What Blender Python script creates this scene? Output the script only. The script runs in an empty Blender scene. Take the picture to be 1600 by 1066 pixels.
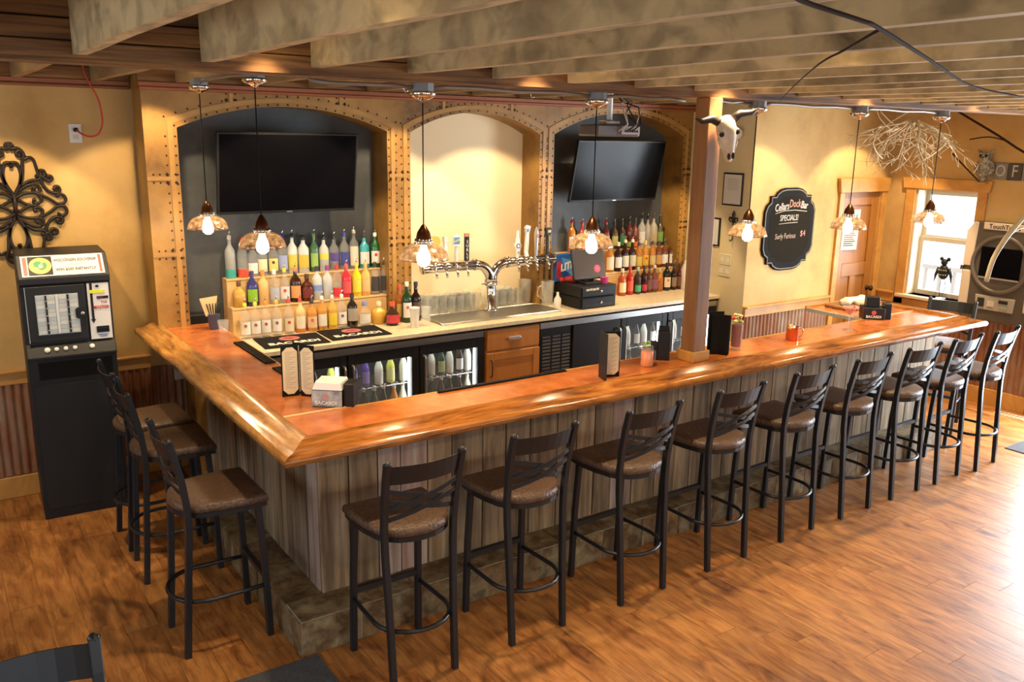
import bpy, math, random
from mathutils import Vector, Matrix
random.seed(7)
PI = math.pi
sc = bpy.context.scene
C = sc.collection

# ------------------------------------------------------------------ camera
F, PITCH, ROLL, YAW = 1356.77, 0.232754, 0.0170134, 0.602449
CAM = Vector((-1.11396, -3.22206, 2.38291))
FWD = Vector((math.sin(YAW)*math.cos(PITCH), math.cos(YAW)*math.cos(PITCH), -math.sin(PITCH)))
_r = Vector((math.cos(YAW), -math.sin(YAW), 0)); _u = _r.cross(FWD)
RGT = _r*math.cos(ROLL) + _u*math.sin(ROLL)
UPV = _u*math.cos(ROLL) - _r*math.sin(ROLL)
cd = bpy.data.cameras.new('camera'); cam = bpy.data.objects.new('camera', cd); C.objects.link(cam)
cd.sensor_fit = 'HORIZONTAL'; cd.sensor_width = 36; cd.lens = F/1600*36; cd.clip_start = .05
M = Matrix((RGT, UPV, -FWD)).transposed().to_4x4(); M.translation = CAM
cam.matrix_world = M
sc.camera = cam

# ------------------------------------------------------------------ world, daylight, exposure
w = bpy.data.worlds.new('daylight'); sc.world = w; w.use_nodes = True
bg = w.node_tree.nodes['Background']; bg.inputs[0].default_value = (.86, .93, 1, 1); bg.inputs[1].default_value = 2.0
sc.view_settings.view_transform = 'Standard'; sc.view_settings.look = 'None'
sc.view_settings.exposure = 0.1; sc.view_settings.gamma = 1; sc.view_settings.use_curve_mapping = False
WARM = (1, .74, .44); SPOTK = 1.2
def area(name, loc, rot, sx, sy, power, col):
    l = bpy.data.lights.new(name, 'AREA'); l.shape = 'RECTANGLE'; l.size = sx; l.size_y = sy; l.energy = power; l.color = col
    o = bpy.data.objects.new(name, l); C.objects.link(o); o.location = loc; o.rotation_euler = rot; return o
DAY = (.80, .90, 1)
area('daylight_through_glass_door', (7.25, -.63, 1.1), (0, PI/2, 0), 2.0, 1.7, 380, DAY)     # right wall glazed door
for i, wx in enumerate((-2.0, .4, 2.8, 5.2)):                                                # front wall windows
    area('daylight_through_front_window', (wx, -6.75, 1.5), (PI/2, 0, 0), 1.5, 1.5, 20, DAY)
for wy in (-1.9, .6):                                                                       # left wall windows
    area('daylight_through_left_window', (-3.72, wy, 1.5), (0, -PI/2, 0), 1.2, 1.5, 27, DAY)
area('daylight_through_side_window', (7.35, 1.27, 1.42), (0, PI/2, 0), 1.0, .42, 22, DAY)
def spot(name, loc, tgt, power, ang, col=WARM, blend=.5, rad=.04):
    l = bpy.data.lights.new(name, 'SPOT'); l.energy = power*SPOTK; l.spot_size = math.radians(ang); l.spot_blend = blend
    l.shadow_soft_size = rad; l.color = col
    o = bpy.data.objects.new(name, l); C.objects.link(o); o.location = loc
    o.rotation_euler = (Vector(tgt)-Vector(loc)).to_track_quat('-Z', 'Y').to_euler(); return o

# ------------------------------------------------------------------ helpers
class MB:
    """collects shapes and links them as ONE mesh object"""
    def __init__(s): s.v = []; s.f = []; s.sm = []
    def add(s, vs, fs, smooth=False):
        b = len(s.v); s.v += [tuple(x) for x in vs]; s.f += [tuple(b+i for i in f) for f in fs]; s.sm += [smooth]*len(fs); return s
    def box(s, x0, x1, y0, y1, z0, z1):
        return s.add([(x0,y0,z0),(x1,y0,z0),(x1,y1,z0),(x0,y1,z0),(x0,y0,z1),(x1,y0,z1),(x1,y1,z1),(x0,y1,z1)],
              [(3,2,1,0),(4,5,6,7),(0,1,5,4),(1,2,6,5),(2,3,7,6),(3,0,4,7)])
    def prism(s, poly, d0, d1, ax='y'):
        """poly of 2D points in the plane across axis ax, between d0 and d1 (convex or fan-safe)"""
        n = len(poly)
        def P(p, d): return {'y': (p[0], d, p[1]), 'x': (d, p[0], p[1]), 'z': (p[0], p[1], d)}[ax]
        vs = [P(p, d0) for p in poly] + [P(p, d1) for p in poly]
        fs = [tuple(range(n))[::-1], tuple(range(n, 2*n))] + [(i, (i+1) % n, n+(i+1) % n, n+i) for i in range(n)]
        return s.add(vs, fs)
    def lathe(s, prof, c=(0,0,0), n=16, sx=1, sy=1, cap=True, smooth=True):
        b = []; m = len(prof)
        for r, z in prof:
            for k in range(n):
                a = 2*PI*k/n; b.append((c[0]+r*math.cos(a)*sx, c[1]+r*math.sin(a)*sy, c[2]+z))
        fs = [(i*n+k, i*n+(k+1) % n, (i+1)*n+(k+1) % n, (i+1)*n+k) for i in range(m-1) for k in range(n)]
        s.add(b, fs, smooth)
        if cap:
            s.add(b[:n], [tuple(range(n))[::-1]]); s.add(b[-n:], [tuple(range(n))])
        return s
    def tube(s, pts, r, n=8, closed=False, smooth=True, sq=None, up=None):
        """round tube (radius r, or list) or flat bar (sq=(half width, half height))"""
        P = [Vector(p) for p in pts]; m = len(P); ring = []
        prev = None
        for i in range(m):
            a = P[i-1] if (i or closed) else P[0]; b = P[(i+1) % m] if (i < m-1 or closed) else P[-1]
            t = (b-a).normalized()
            u0 = Vector(up) if up else (prev if prev else (Vector((0,0,1)) if abs(t.z) < .9 else Vector((0,1,0))))
            sd = t.cross(u0)
            if sd.length < 1e-5: sd = t.cross(Vector((1,0,0)))
            sd.normalize(); u = sd.cross(t); prev = u
            rr = r[i] if isinstance(r, (list, tuple)) else r
            if sq: ring.append([P[i]+sd*sx_*sq[0]+u*uy*sq[1] for sx_, uy in ((-1,-1),(1,-1),(1,1),(-1,1))])
            else: ring.append([P[i]+(sd*math.cos(2*PI*k/n)+u*math.sin(2*PI*k/n))*rr for k in range(n)])
        k = 4 if sq else n
        vs = [q for rg in ring for q in rg]
        fs = [(i*k+j, i*k+(j+1) % k, ((i+1) % m)*k+(j+1) % k, ((i+1) % m)*k+j) for i in range(m if closed else m-1) for j in range(k)]
        if not closed: fs += [tuple(range(k))[::-1], tuple(range((m-1)*k, m*k))]
        return s.add(vs, fs, smooth and not sq)
    def ball(s, c, r, n=10, m=7, sc=(1,1,1)):
        pr = [(max(1e-4, r*math.sin(PI*i/m)), -r*math.cos(PI*i/m)) for i in range(m+1)]
        b = []
        for rr, z in pr:
            for k in range(n):
                a = 2*PI*k/n; b.append((c[0]+rr*math.cos(a)*sc[0], c[1]+rr*math.sin(a)*sc[1], c[2]+z*sc[2]))
        return s.add(b, [(i*n+k, i*n+(k+1) % n, (i+1)*n+(k+1) % n, (i+1)*n+k) for i in range(m) for k in range(n)], True)
    def xf(s, Mx, start=0):
        s.v = s.v[:start] + [tuple(Mx @ Vector(q)) for q in s.v[start:]]; return s
    def mesh(s, name, mat):
        me = bpy.data.meshes.new(name); me.from_pydata(s.v, [], s.f); me.update()
        me.polygons.foreach_set('use_smooth', s.sm)
        import bmesh
        bm = bmesh.new(); bm.from_mesh(me); bmesh.ops.recalc_face_normals(bm, faces=bm.faces); bm.to_mesh(me); bm.free()
        if mat: me.materials.append(mat)
        return me
    def build(s, name, mat, parent=None, bevel=0, kind=None, seg=1):
        o = bpy.data.objects.new(name, s.mesh(name, mat)); C.objects.link(o)
        if parent: o.parent = parent
        if kind: o['kind'] = kind
        if bevel:
            b = o.modifiers.new('bevel', 'BEVEL'); b.width = bevel; b.segments = seg; b.limit_method = 'ANGLE'; b.angle_limit = .7
        return o
def tag(o, label, cat, group=None, kind=None):
    o['label'] = label; o['category'] = cat
    if group: o['group'] = group
    if kind: o['kind'] = kind
    return o
def thing(name, label, cat, loc=(0,0,0), rz=0, group=None):
    o = bpy.data.objects.new(name, None); C.objects.link(o); o.location = loc; o.rotation_euler = (0,0,rz); o.empty_display_size = .05
    return tag(o, label, cat, group)
def copy_tree(o, parent=None):
    c = o.copy(); C.objects.link(c); c.parent = parent
    for ch in list(o.children): copy_tree(ch, c)
    return c
def struct(o): o['kind'] = 'structure'; return o
def at(u, v, x=None, y=None, z=None):
    """a pixel of the 1600x1066 photograph as a point on a plane of the room"""
    d = FWD + RGT*((u-800)/F) - UPV*((v-533)/F)
    i, q = (0, x) if x is not None else (1, y) if y is not None else (2, z)
    return CAM + d*((q-CAM[i])/d[i])
def text(name, body, size, mat, parent, loc, rot, ext=.0006, align='CENTER', sx=1, shear=0, bold=0):
    cu = bpy.data.curves.new(name, 'FONT'); cu.body = body; cu.size = size; cu.align_x = align; cu.align_y = 'CENTER'; cu.extrude = ext; cu.shear = shear; cu.offset = bold
    cu.resolution_u = 2
    t = bpy.data.objects.new('tmp', cu); C.objects.link(t)
    dg = bpy.context.evaluated_depsgraph_get(); me = bpy.data.meshes.new_from_object(t.evaluated_get(dg)); me.name = name
    bpy.data.objects.remove(t); bpy.data.curves.remove(cu)
    me.materials.clear(); me.materials.append(mat)
    o = bpy.data.objects.new(name, me); C.objects.link(o); o.parent = parent; o.location = loc; o.rotation_euler = rot; o.scale = (sx, 1, 1)
    return o

# ------------------------------------------------------------------ materials
def pm(name, col, rough=.5, metal=0, alpha=1, emit=None, es=0, spec=.5, coat=0):
    m = bpy.data.materials.new(name); m.use_nodes = True; b = m.node_tree.nodes['Principled BSDF']
    b.inputs['Base Color'].default_value = (*col, 1); b.inputs['Roughness'].default_value = rough; b.inputs['Metallic'].default_value = metal
    b.inputs['Alpha'].default_value = alpha; b.inputs['Specular IOR Level'].default_value = spec; b.inputs['Coat Weight'].default_value = coat
    if emit: b.inputs['Emission Color'].default_value = (*emit, 1); b.inputs['Emission Strength'].default_value = es
    return m
def noisy(name, ramp, scale=(1,1,1), nscale=4, detail=6, rough=.5, metal=0, bump=0, rand=0, coat=0, spec=.5, distort=0, rrange=None, coords='Object', fine=None):
    """noise-driven colour on object coordinates; rand shifts the pattern and the value per object"""
    m = bpy.data.materials.new(name); m.use_nodes = True; nt = m.node_tree; N = nt.nodes; Lk = nt.links; b = N['Principled BSDF']
    tc = N.new('ShaderNodeTexCoord'); mp = N.new('ShaderNodeMapping'); mp.inputs['Scale'].default_value = scale
    Lk.new(tc.outputs[coords], mp.inputs['Vector'])
    oi = N.new('ShaderNodeObjectInfo')
    if rand:
        cm = N.new('ShaderNodeCombineXYZ'); mu = N.new('ShaderNodeMath'); mu.operation = 'MULTIPLY'; mu.inputs[1].default_value = 37
        Lk.new(oi.outputs['Random'], mu.inputs[0])
        for i in range(3): Lk.new(mu.outputs[0], cm.inputs[i])
        Lk.new(cm.outputs[0], mp.inputs['Location'])
    no = N.new('ShaderNodeTexNoise'); no.inputs['Scale'].default_value = nscale; no.inputs['Detail'].default_value = detail; no.inputs['Distortion'].default_value = distort
    no.inputs['Roughness'].default_value = .62
    Lk.new(mp.outputs[0], no.inputs['Vector'])
    cr = N.new('ShaderNodeValToRGB'); Lk.new(no.outputs['Fac'], cr.inputs[0])
    el = cr.color_ramp.elements
    while len(el) < len(ramp): el.new(.5)
    for e, (p, c) in zip(el, ramp): e.position = p; e.color = (*c, 1)
    out = cr.outputs[0]
    if rand:
        hs = N.new('ShaderNodeHueSaturation'); mr = N.new('ShaderNodeMapRange'); mr.inputs[3].default_value = 1-rand; mr.inputs[4].default_value = 1+rand
        Lk.new(oi.outputs['Random'], mr.inputs[0]); Lk.new(mr.outputs[0], hs.inputs['Value']); Lk.new(out, hs.inputs['Color']); out = hs.outputs[0]
    if fine:                                                         # fine streaks or specks over the broad pattern: (scale, noise scale, darkest factor)
        m2 = N.new('ShaderNodeMapping'); m2.inputs['Scale'].default_value = fine[0]; Lk.new(tc.outputs[coords], m2.inputs['Vector'])
        if rand: Lk.new(cm.outputs[0], m2.inputs['Location'])
        n2 = N.new('ShaderNodeTexNoise'); n2.inputs['Scale'].default_value = fine[1]; n2.inputs['Detail'].default_value = 5; n2.inputs['Distortion'].default_value = .5; Lk.new(m2.outputs[0], n2.inputs['Vector'])
        r2 = N.new('ShaderNodeMapRange'); r2.inputs[1].default_value = .34; r2.inputs[2].default_value = .56; r2.inputs[3].default_value = fine[2]; r2.inputs[4].default_value = 1.06; Lk.new(n2.outputs['Fac'], r2.inputs[0])
        mx = N.new('ShaderNodeVectorMath'); mx.operation = 'SCALE'; Lk.new(out, mx.inputs[0]); Lk.new(r2.outputs[0], mx.inputs['Scale']); out = mx.outputs[0]
    Lk.new(out, b.inputs['Base Color'])
    b.inputs['Roughness'].default_value = rough; b.inputs['Metallic'].default_value = metal; b.inputs['Coat Weight'].default_value = coat; b.inputs['Coat Roughness'].default_value = .12
    b.inputs['Specular IOR Level'].default_value = spec
    if rrange:
        mr2 = N.new('ShaderNodeMapRange'); mr2.inputs[3].default_value = rrange[0]; mr2.inputs[4].default_value = rrange[1]
        Lk.new(no.outputs['Fac'], mr2.inputs[0]); Lk.new(mr2.outputs[0], b.inputs['Roughness'])
    if bump:
        bp = N.new('ShaderNodeBump'); bp.inputs['Strength'].default_value = bump; bp.inputs['Distance'].default_value = .01
        Lk.new(no.outputs['Fac'], bp.inputs['Height']); Lk.new(bp.outputs[0], b.inputs['Normal'])
    return m
MT = {}
MT['plaster'] = noisy('plaster_gold', [(.25,(.38,.215,.062)),(.5,(.55,.345,.115)),(.75,(.62,.42,.17))], nscale=1.6, detail=8, rough=.75, bump=.06)
MT['plaster_pale'] = noisy('plaster_pale', [(.3,(.60,.50,.27)),(.7,(.70,.60,.36))], nscale=1.8, rough=.75, bump=.05)
MT['cream'] = noisy('niche_cream', [(.3,(.80,.66,.40)),(.7,(.84,.71,.46))], nscale=.8, rough=.7)
MT['slate'] = noisy('niche_slate', [(.3,(.040,.045,.048)),(.6,(.070,.076,.079)),(.85,(.14,.147,.147))], nscale=2.6, detail=9, rough=.6, bump=.05)
MT['clad'] = noisy('riveted_gold', [(.30,(.085,.034,.005)),(.47,(.27,.135,.024)),(.72,(.43,.235,.052))], nscale=2.4, detail=10, rough=.45, bump=.05)
MT['band'] = noisy('riveted_band', [(.3,(.30,.145,.028)),(.7,(.47,.26,.065))], nscale=3, detail=8, rough=.45)
MT['rivet'] = pm('rivet', (.030,.013,.004), .5, .3)
MT['crown'] = noisy('red_trim', [(.3,(.24,.065,.02)),(.7,(.34,.10,.03))], scale=(.3,4,4), nscale=4, rough=.45)
MT['joist'] = noisy('rough_joist', [(.26,(.17,.105,.036)),(.38,(.47,.33,.15)),(.7,(.63,.47,.235))], scale=(5,.9,1.6), nscale=2.2, detail=10, rough=.8, bump=.25, rand=.14, distort=.6, fine=((9,2.2,3), 3.0, .60))
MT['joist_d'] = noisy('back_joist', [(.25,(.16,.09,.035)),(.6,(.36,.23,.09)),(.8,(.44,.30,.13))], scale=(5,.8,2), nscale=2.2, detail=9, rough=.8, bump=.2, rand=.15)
MT['beam'] = noisy('beam_wood', [(.28,(.07,.026,.006)),(.52,(.22,.098,.024)),(.8,(.33,.165,.046))], scale=(.5,3,5), nscale=2.5, detail=9, rough=.75, bump=.2, fine=((.8,6,22), 2.4, .35))
MT['ceil'] = noisy('ceiling_board', [(.3,(.12,.05,.015)),(.7,(.22,.10,.032))], scale=(.5,4,4), nscale=3, rough=.8, rand=.2)
MT['post'] = noisy('post_wood', [(.3,(.17,.066,.018)),(.6,(.28,.125,.038)),(.85,(.36,.18,.06))], scale=(4,4,.45), nscale=3, detail=8, rough=.6, bump=.08)
MT['pine'] = noisy('pine_trim', [(.3,(.42,.195,.038)),(.6,(.56,.285,.068)),(.85,(.64,.35,.10))], scale=(1,1,1), nscale=3.5, detail=7, rough=.45, bump=.03, distort=1.2)
MT['pine_d'] = noisy('door_wood', [(.3,(.27,.105,.018)),(.7,(.40,.175,.036))], scale=(6,6,.6), nscale=2, detail=7, rough=.4, distort=.8)
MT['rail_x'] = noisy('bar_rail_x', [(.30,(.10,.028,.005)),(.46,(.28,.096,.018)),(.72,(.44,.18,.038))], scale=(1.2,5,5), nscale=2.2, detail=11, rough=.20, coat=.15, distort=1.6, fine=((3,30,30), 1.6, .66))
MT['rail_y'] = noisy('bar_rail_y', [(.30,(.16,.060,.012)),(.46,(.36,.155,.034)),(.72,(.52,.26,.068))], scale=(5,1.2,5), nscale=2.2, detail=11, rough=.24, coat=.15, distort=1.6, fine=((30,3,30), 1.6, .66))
MT['copper'] = noisy('copper_sheet', [(.28,(.40,.104,.022)),(.5,(.52,.155,.037)),(.74,(.62,.22,.062))], nscale=9, detail=7, rough=.26, metal=.15, coat=.25, rrange=(.20,.30), distort=.2)
MT['barn'] = noisy('barn_wood', [(.24,(.045,.026,.013)),(.42,(.18,.122,.066)),(.64,(.33,.245,.150)),(.9,(.48,.40,.29))], scale=(4.5,4.5,.42), nscale=2.8, detail=11, rough=.85, bump=.3, rand=.26, distort=.5, fine=((13,13,.6), 2.2, .62))
MT['barn_red'] = noisy('barn_wood_red', [(.2,(.11,.06,.045)),(.42,(.30,.20,.16)),(.62,(.44,.37,.31)),(.8,(.36,.16,.12))], scale=(7,7,.45), nscale=2.6, detail=11, rough=.85, bump=.3, rand=.16)
MT['dark'] = pm('shadow_gap', (.02,.016,.012), .9)
MT['tile'] = noisy('slate_tile', [(.26,(.055,.030,.011)),(.45,(.16,.10,.045)),(.62,(.22,.185,.105)),(.85,(.34,.30,.20))], nscale=8, detail=9, rough=.5, bump=.12, rand=.2, distort=.6, fine=((6,6,6), 3, .5))
MT['grout'] = pm('grout', (.48,.44,.34), .8)
MT['floor'] = noisy('laminate_plank', [(.28,(.12,.038,.009)),(.43,(.30,.112,.027)),(.60,(.41,.178,.047)),(.85,(.48,.225,.07))], scale=(4,1.3,1), nscale=3.0, detail=13, rough=.42, bump=.02, rand=.11, distort=.8, fine=((20,2.0,1), 2.3, .68))
MT['gap'] = pm('plank_gap', (.15,.055,.015), .6)
MT['rust'] = noisy('rusty_corrugated', [(.25,(.12,.040,.014)),(.45,(.26,.095,.035)),(.62,(.30,.19,.12)),(.85,(.46,.42,.36))], scale=(3,3,.8), nscale=3, detail=10, rough=.6, metal=.25, bump=.08)
MT['black'] = pm('black_metal', (.016,.018,.022), .38, .3)
MT['blackp'] = pm('black_plastic', (.011,.011,.012), .42, spec=.3)
MT['blackm'] = pm('black_matte', (.010,.009,.008), .8, spec=.15)
MT['char'] = pm('charcoal_paint', (.015,.0155,.017), .5, spec=.35)
MT['vinyl'] = noisy('brown_vinyl', [(.35,(.060,.032,.018)),(.65,(.12,.068,.040))], nscale=85, detail=2, rough=.42, bump=.5)
MT['chrome'] = pm('chrome', (.75,.74,.72), .12, 1)
MT['steel'] = noisy('brushed_steel', [(.3,(.50,.49,.46)),(.7,(.64,.63,.60))], scale=(1,20,20), nscale=6, rough=.32, metal=1)
MT['alu'] = pm('aluminium', (.55,.53,.50), .4, .9)
MT['white'] = pm('white_plastic', (.72,.71,.68), .4)
MT['paper'] = pm('paper', (.68,.56,.37), .8)
MT['iron'] = pm('wrought_iron', (.022,.014,.010), .5, .4)
MT['counter'] = noisy('laminate_counter', [(.4,(.62,.50,.32)),(.6,(.70,.58,.40))], nscale=30, detail=4, rough=.35)
MT['shelfw'] = noisy('shelf_wood', [(.3,(.60,.38,.15)),(.7,(.70,.47,.21))], scale=(.6,4,4), nscale=4, rough=.5)
MT['cabinet'] = noisy('maple_cabinet', [(.3,(.38,.145,.032)),(.7,(.47,.19,.046))], scale=(3,3,.6), nscale=3, rough=.35, distort=.6)
MT['glass'] = pm('clear_glass', (.9,.92,.92), .05, alpha=.12)
MT['stemware'] = pm('stemware', (.92,.94,.94), .04, alpha=.32)
MT['napkin'] = pm('napkin', (.78,.77,.74), .9)
MT['pane'] = pm('window_pane', (.9,.95,1), .03, alpha=.06)
MT['cpane'] = pm('cooler_pane', (.6,.7,.75), .04, alpha=.08)
MT['shade'] = noisy('mercury_glass', [(.38,(.20,.10,.045)),(.5,(.55,.36,.20)),(.62,(.85,.72,.52))], nscale=38, detail=4, rough=.12, metal=.45, bump=.3)
MT['shade'].node_tree.nodes['Principled BSDF'].inputs['Alpha'].default_value = .6
MT['bronze'] = pm('bronze_cap', (.14,.055,.022), .25, .9)
MT['bulb'] = pm('lit_bulb', (1,.9,.7), .4, emit=(1,.80,.52), es=28)
MT['can'] = pm('lit_can', (1,.9,.7), .4, emit=(1,.72,.38), es=14)
MT['led'] = pm('cooler_led', (1,1,1), .4, emit=(.86,.95,1), es=18)
MT['liner'] = pm('cooler_liner', (.020,.024,.028), .4)
MT['screen'] = pm('tv_screen', (.003,.003,.004), .18, spec=.06)
MT['grey'] = pm('grey_paint', (.20,.20,.19), .5)
MT['bone'] = noisy('bone', [(.3,(.50,.36,.22)),(.7,(.72,.62,.48))], nscale=9, rough=.6)
MT['horn'] = pm('horn', (.02,.015,.012), .4)
MT['twig'] = noisy('pale_twig', [(.3,(.50,.38,.20)),(.7,(.72,.60,.38))], nscale=8, rough=.7)
MT['vine'] = pm('dark_vine', (.04,.022,.014), .9, spec=.1)
MT['red'] = pm('red_cord', (.55,.05,.015), .45)
MT['rug'] = noisy('charcoal_mat', [(.3,(.035,.036,.042)),(.7,(.085,.088,.098))], nscale=140, detail=2, rough=.95, bump=.4)
MT['chalk'] = pm('chalk', (.60,.54,.46), .9)
MT['chalk_r'] = pm('chalk_red', (.52,.26,.20), .9)
MT['board'] = pm('chalkboard', (.017,.014,.009), .9, spec=.08)
MT['textile'] = noisy('towel', [(.4,(.66,.60,.46)),(.6,(.78,.73,.60))], nscale=20, rough=.9, bump=.2)
_col = {}
def col(c, rough=.4, metal=0, alpha=1):
    k = (c, rough, metal, alpha)
    if k not in _col: _col[k] = pm('paint_%02d' % len(_col), c, rough, metal, alpha)
    return _col[k]
# ================================================================== SETTING
def corr(mb, a0, a1, z0, z1, base, axis, sgn, pitch=.05, amp=.008):
    """corrugated sheet along x or y; ridges vertical"""
    n = max(8, int((a1-a0)/pitch*6)); vs = []
    for i in range(n+1):
        a = a0+(a1-a0)*i/n; d = base+sgn*(amp+amp*math.sin(2*PI*a/pitch))
        for z in (z0, z1): vs.append((a, d, z) if axis == 'x' else (d, a, z))
    k = len(vs)
    back = [((v[0], base-sgn*.001, v[2]) if axis == 'x' else (base-sgn*.001, v[1], v[2])) for v in (vs[0], vs[1], vs[-2], vs[-1])]
    mb.add(vs, [(2*i, 2*i+2, 2*i+3, 2*i+1) for i in range(n)], True)
    mb.add(back, [(0, 2, 3, 1)])
    return mb

# ---- floor with planks along y
fl = struct(MB().box(-3.6, 7.3, -7.0, 3.2, -.12, -.004).build('floor', MT['gap']))
PW, PL = .15, 1.25
pmesh = MB().box(-PW/2+.0007, PW/2-.0007, -PL/2+.0008, PL/2-.0008, -.006, 0).mesh('plank', MT['floor'])
def inframe(p, m=30):
    d = Vector(p)-CAM; zz = d.dot(FWD)
    if zz < .2: return False
    u = 800+F*d.dot(RGT)/zz; v = 533-F*d.dot(UPV)/zz
    return -m < u < 1600+m and -m < v < 1066+m
rest = MB(); cand = []
nx = int((7.0+3.5)/PW)
for i in range(nx):
    x = -3.5+PW*(i+.5); off = (i*.53+.37*(i % 3)) % 1*PL
    y = -7.0+off-PL/2
    while y < 3.04+PL/2:
        vis = any(inframe((x+a*PW/2, y+b*PL/2, 0)) for a in (-1, 0, 1) for b in (-1, -.5, 0, .5, 1))
        inside = x > .45 and x < 5.4 and y-PL/2 > .3                 # behind the bar: nothing of it shows
        if vis and not inside and y-PL/2 < 3.0: cand.append((x, y))
        else: rest.box(x-PW/2+.0007, x+PW/2-.0007, max(-7, y-PL/2+.0015), min(3.04, y+PL/2-.0015), -.006, 0) if y-PL/2 < 3.0 and y+PL/2 > -7 else None
        y += PL
cand.sort(key=lambda c: (c[0]-CAM.x)**2+(c[1]-CAM.y)**2)
for x, y in cand[:300]:
    o = bpy.data.objects.new('plank', pmesh); C.objects.link(o); o.parent = fl; o.location = (x, y, 0)
for x, y in cand[300:]: rest.box(x-PW/2+.0007, x+PW/2-.0007, y-PL/2+.0015, y+PL/2-.0015, -.006, 0)
rest.build('plank_field', MT['floor'], fl, kind='stuff')

# ---- machine wall (left part of the back)
wl = struct(MB().box(-3.6, 5.1, 3.04, 3.2, 0, 2.84).build('wall_back_left', MT['plaster']))
MB().box(-3.5, .13, 3.015, 3.04, .765, .845).box(-3.5, .13, 2.995, 3.04, .845, .862).build('rail', MT['pine'], wl, bevel=.003)
for a in (-3.46, -2.8, -2.14, -1.48, -.82, -.16):
    corr(MB(), a, min(a+.66, .45), .15, .765, 3.03, 'x', -1).build('corrugated_panel', MT['rust'], wl)
struct(MB().box(-3.5, .5, 3.01, 3.04, 0, .145).build('baseboard_left', MT['pine'], bevel=.004))
struct(MB().box(-3.5, .13, 2.995, 3.04, 2.63, 2.645).box(-3.5, .13, 3.0, 3.04, 2.652, 2.68).build('trim_1', MT['crown'], bevel=.003))
struct(MB().box(-3.5, .13, 2.99, 3.04, 2.682, 2.84).build('trim_2', MT['beam']))

# ---- arched, riveted wall
Y0, Y1 = 2.70, 2.95
BAYS = [(.333, 1.815, 2.395, 2.545), (2.005, 3.205, 2.39, 2.55), (3.352, 4.85, 2.395, 2.583)]
XL, XR = .13, 4.96
def archz(b, x):
    x0, x1, zs, za = b; h = za-zs; c = (x1-x0)/2; Rr = (c*c+h*h)/(2*h)
    return za-Rr+math.sqrt(max(0, Rr*Rr-(x-(x0+x1)/2)**2))
m = MB()
edges = [XL]+[e for b in BAYS for e in b[:2]]+[XR]
for i in range(0, 8, 2): m.box(edges[i], edges[i+1], Y0, Y1, 0 if i else 1.10, 2.84)
for b in BAYS:
    n = 24; xs = [b[0]+(b[1]-b[0])*i/n for i in range(n+1)]
    lo = [(x, archz(b, x)) for x in xs]
    vs = [(x, Y0, z) for x, z in lo]+[(x, Y0, 2.84) for x in xs]+[(x, Y1, z) for x, z in lo]
    N1 = n+1
    m.add(vs, [(i, i+1, N1+i+1, N1+i) for i in range(n)]+[(i, 2*N1+i, 2*N1+i+1, i+1) for i in range(n)])
    m.box(b[0], b[1], Y0, Y1, 0, .90)
wb = struct(m.build('wall_back', MT['clad']))
for b, mt in zip(BAYS, ('slate', 'cream', 'slate')):
    struct(MB().box(b[0]-.05, b[1]+.05, Y1, Y1+.02, .85, 2.7).build('wall_niche', MT[mt]))
def archpath(b, off, zb):
    """path round an opening, shifted outwards by off"""
    pts = []
    z = zb
    while z < b[2]-.02: pts.append((b[0]-off, z)); z += .03
    n = 44
    for i in range(n+1):
        x = b[0]+(b[1]-b[0])*i/n; xx = b[0]-off+(b[1]-b[0]+2*off)*i/n
        pts.append((xx, archz(b, x)+off*.9))
    z = b[2]-.03
    while z > zb: pts.append((b[1]+off, z)); z -= .03
    return pts
riv = MB(); bolt = MB()
def rivet(mb, x, z, r=.0078, y=Y0, h=.005):
    mb.add([(x-r, y, z), (x, y, z-r), (x+r, y, z), (x, y, z+r), (x-r*.55, y-h, z), (x, y-h, z-r*.55), (x+r*.55, y-h, z), (x, y-h, z+r*.55)],
           [(0,1,5,4), (1,2,6,5), (2,3,7,6), (3,0,4,7), (4,5,6,7)])
for b in BAYS:
    P = archpath(b, .043, 1.0)
    MB().tube([(x, Y0-.003, z) for x, z in P], 0, sq=(.004, .015), up=(0, 1, 0)).v
    bm_ = MB(); vs = []
    A = archpath(b, .028, 1.0); B = archpath(b, .060, 1.0); k = min(len(A), len(B))
    for i in range(k): vs += [(A[i][0], Y0-.006, A[i][1]), (B[i][0], Y0-.006, B[i][1]), (A[i][0], Y0, A[i][1]), (B[i][0], Y0, B[i][1])]
    bm_.add(vs, [q for i in range(k-1) for q in ((4*i, 4*i+1, 4*i+5, 4*i+4), (4*i+2, 4*i, 4*i+4, 4*i+6), (4*i+1, 4*i+3, 4*i+7, 4*i+5))])
    bm_.build('arch_band', MT['band'], wb)
    for off in (.014, .074):
        Q = archpath(b, off, 1.02); acc = 0
        for i in range(1, len(Q)):
            acc += math.dist(Q[i], Q[i-1])
            if acc > .058: rivet(riv, *Q[i]); acc = 0
    for fr in (.24, .76):                                           # short upright straps above each arch
        x = b[0]+(b[1]-b[0])*fr; z = archz(b, x)+.06
        if z < 2.60:
            MB().box(x-.012, x+.012, Y0-.006, Y0, z, 2.62).build('strap', MT['band'], wb)
            for s in (-.03, .03): rivet(bolt, x+s, z+.01, .0135); rivet(riv, x+s, z+.05)
for z in (1.585, 2.075):                                            # level seams across the piers
    for i, (xa, xb) in enumerate(((XL, .31), (1.83, 1.99), (3.225, 3.335), (4.87, XR))):
        MB().box(xa, xb, Y0-.005, Y0, z-.012, z+.012).build('seam_band', MT['band'], wb)
        for s in (-.026, .026):
            for x in ((xb-.055, xb-.005) if i == 0 else (xa+.012, xa+.05, xb-.05, xb-.012)): rivet(bolt, x, z+s, .0135, h=.009)
            if i == 0: rivet(riv, xb-.10, z+s); rivet(riv, xb-.14, z+s)
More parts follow.
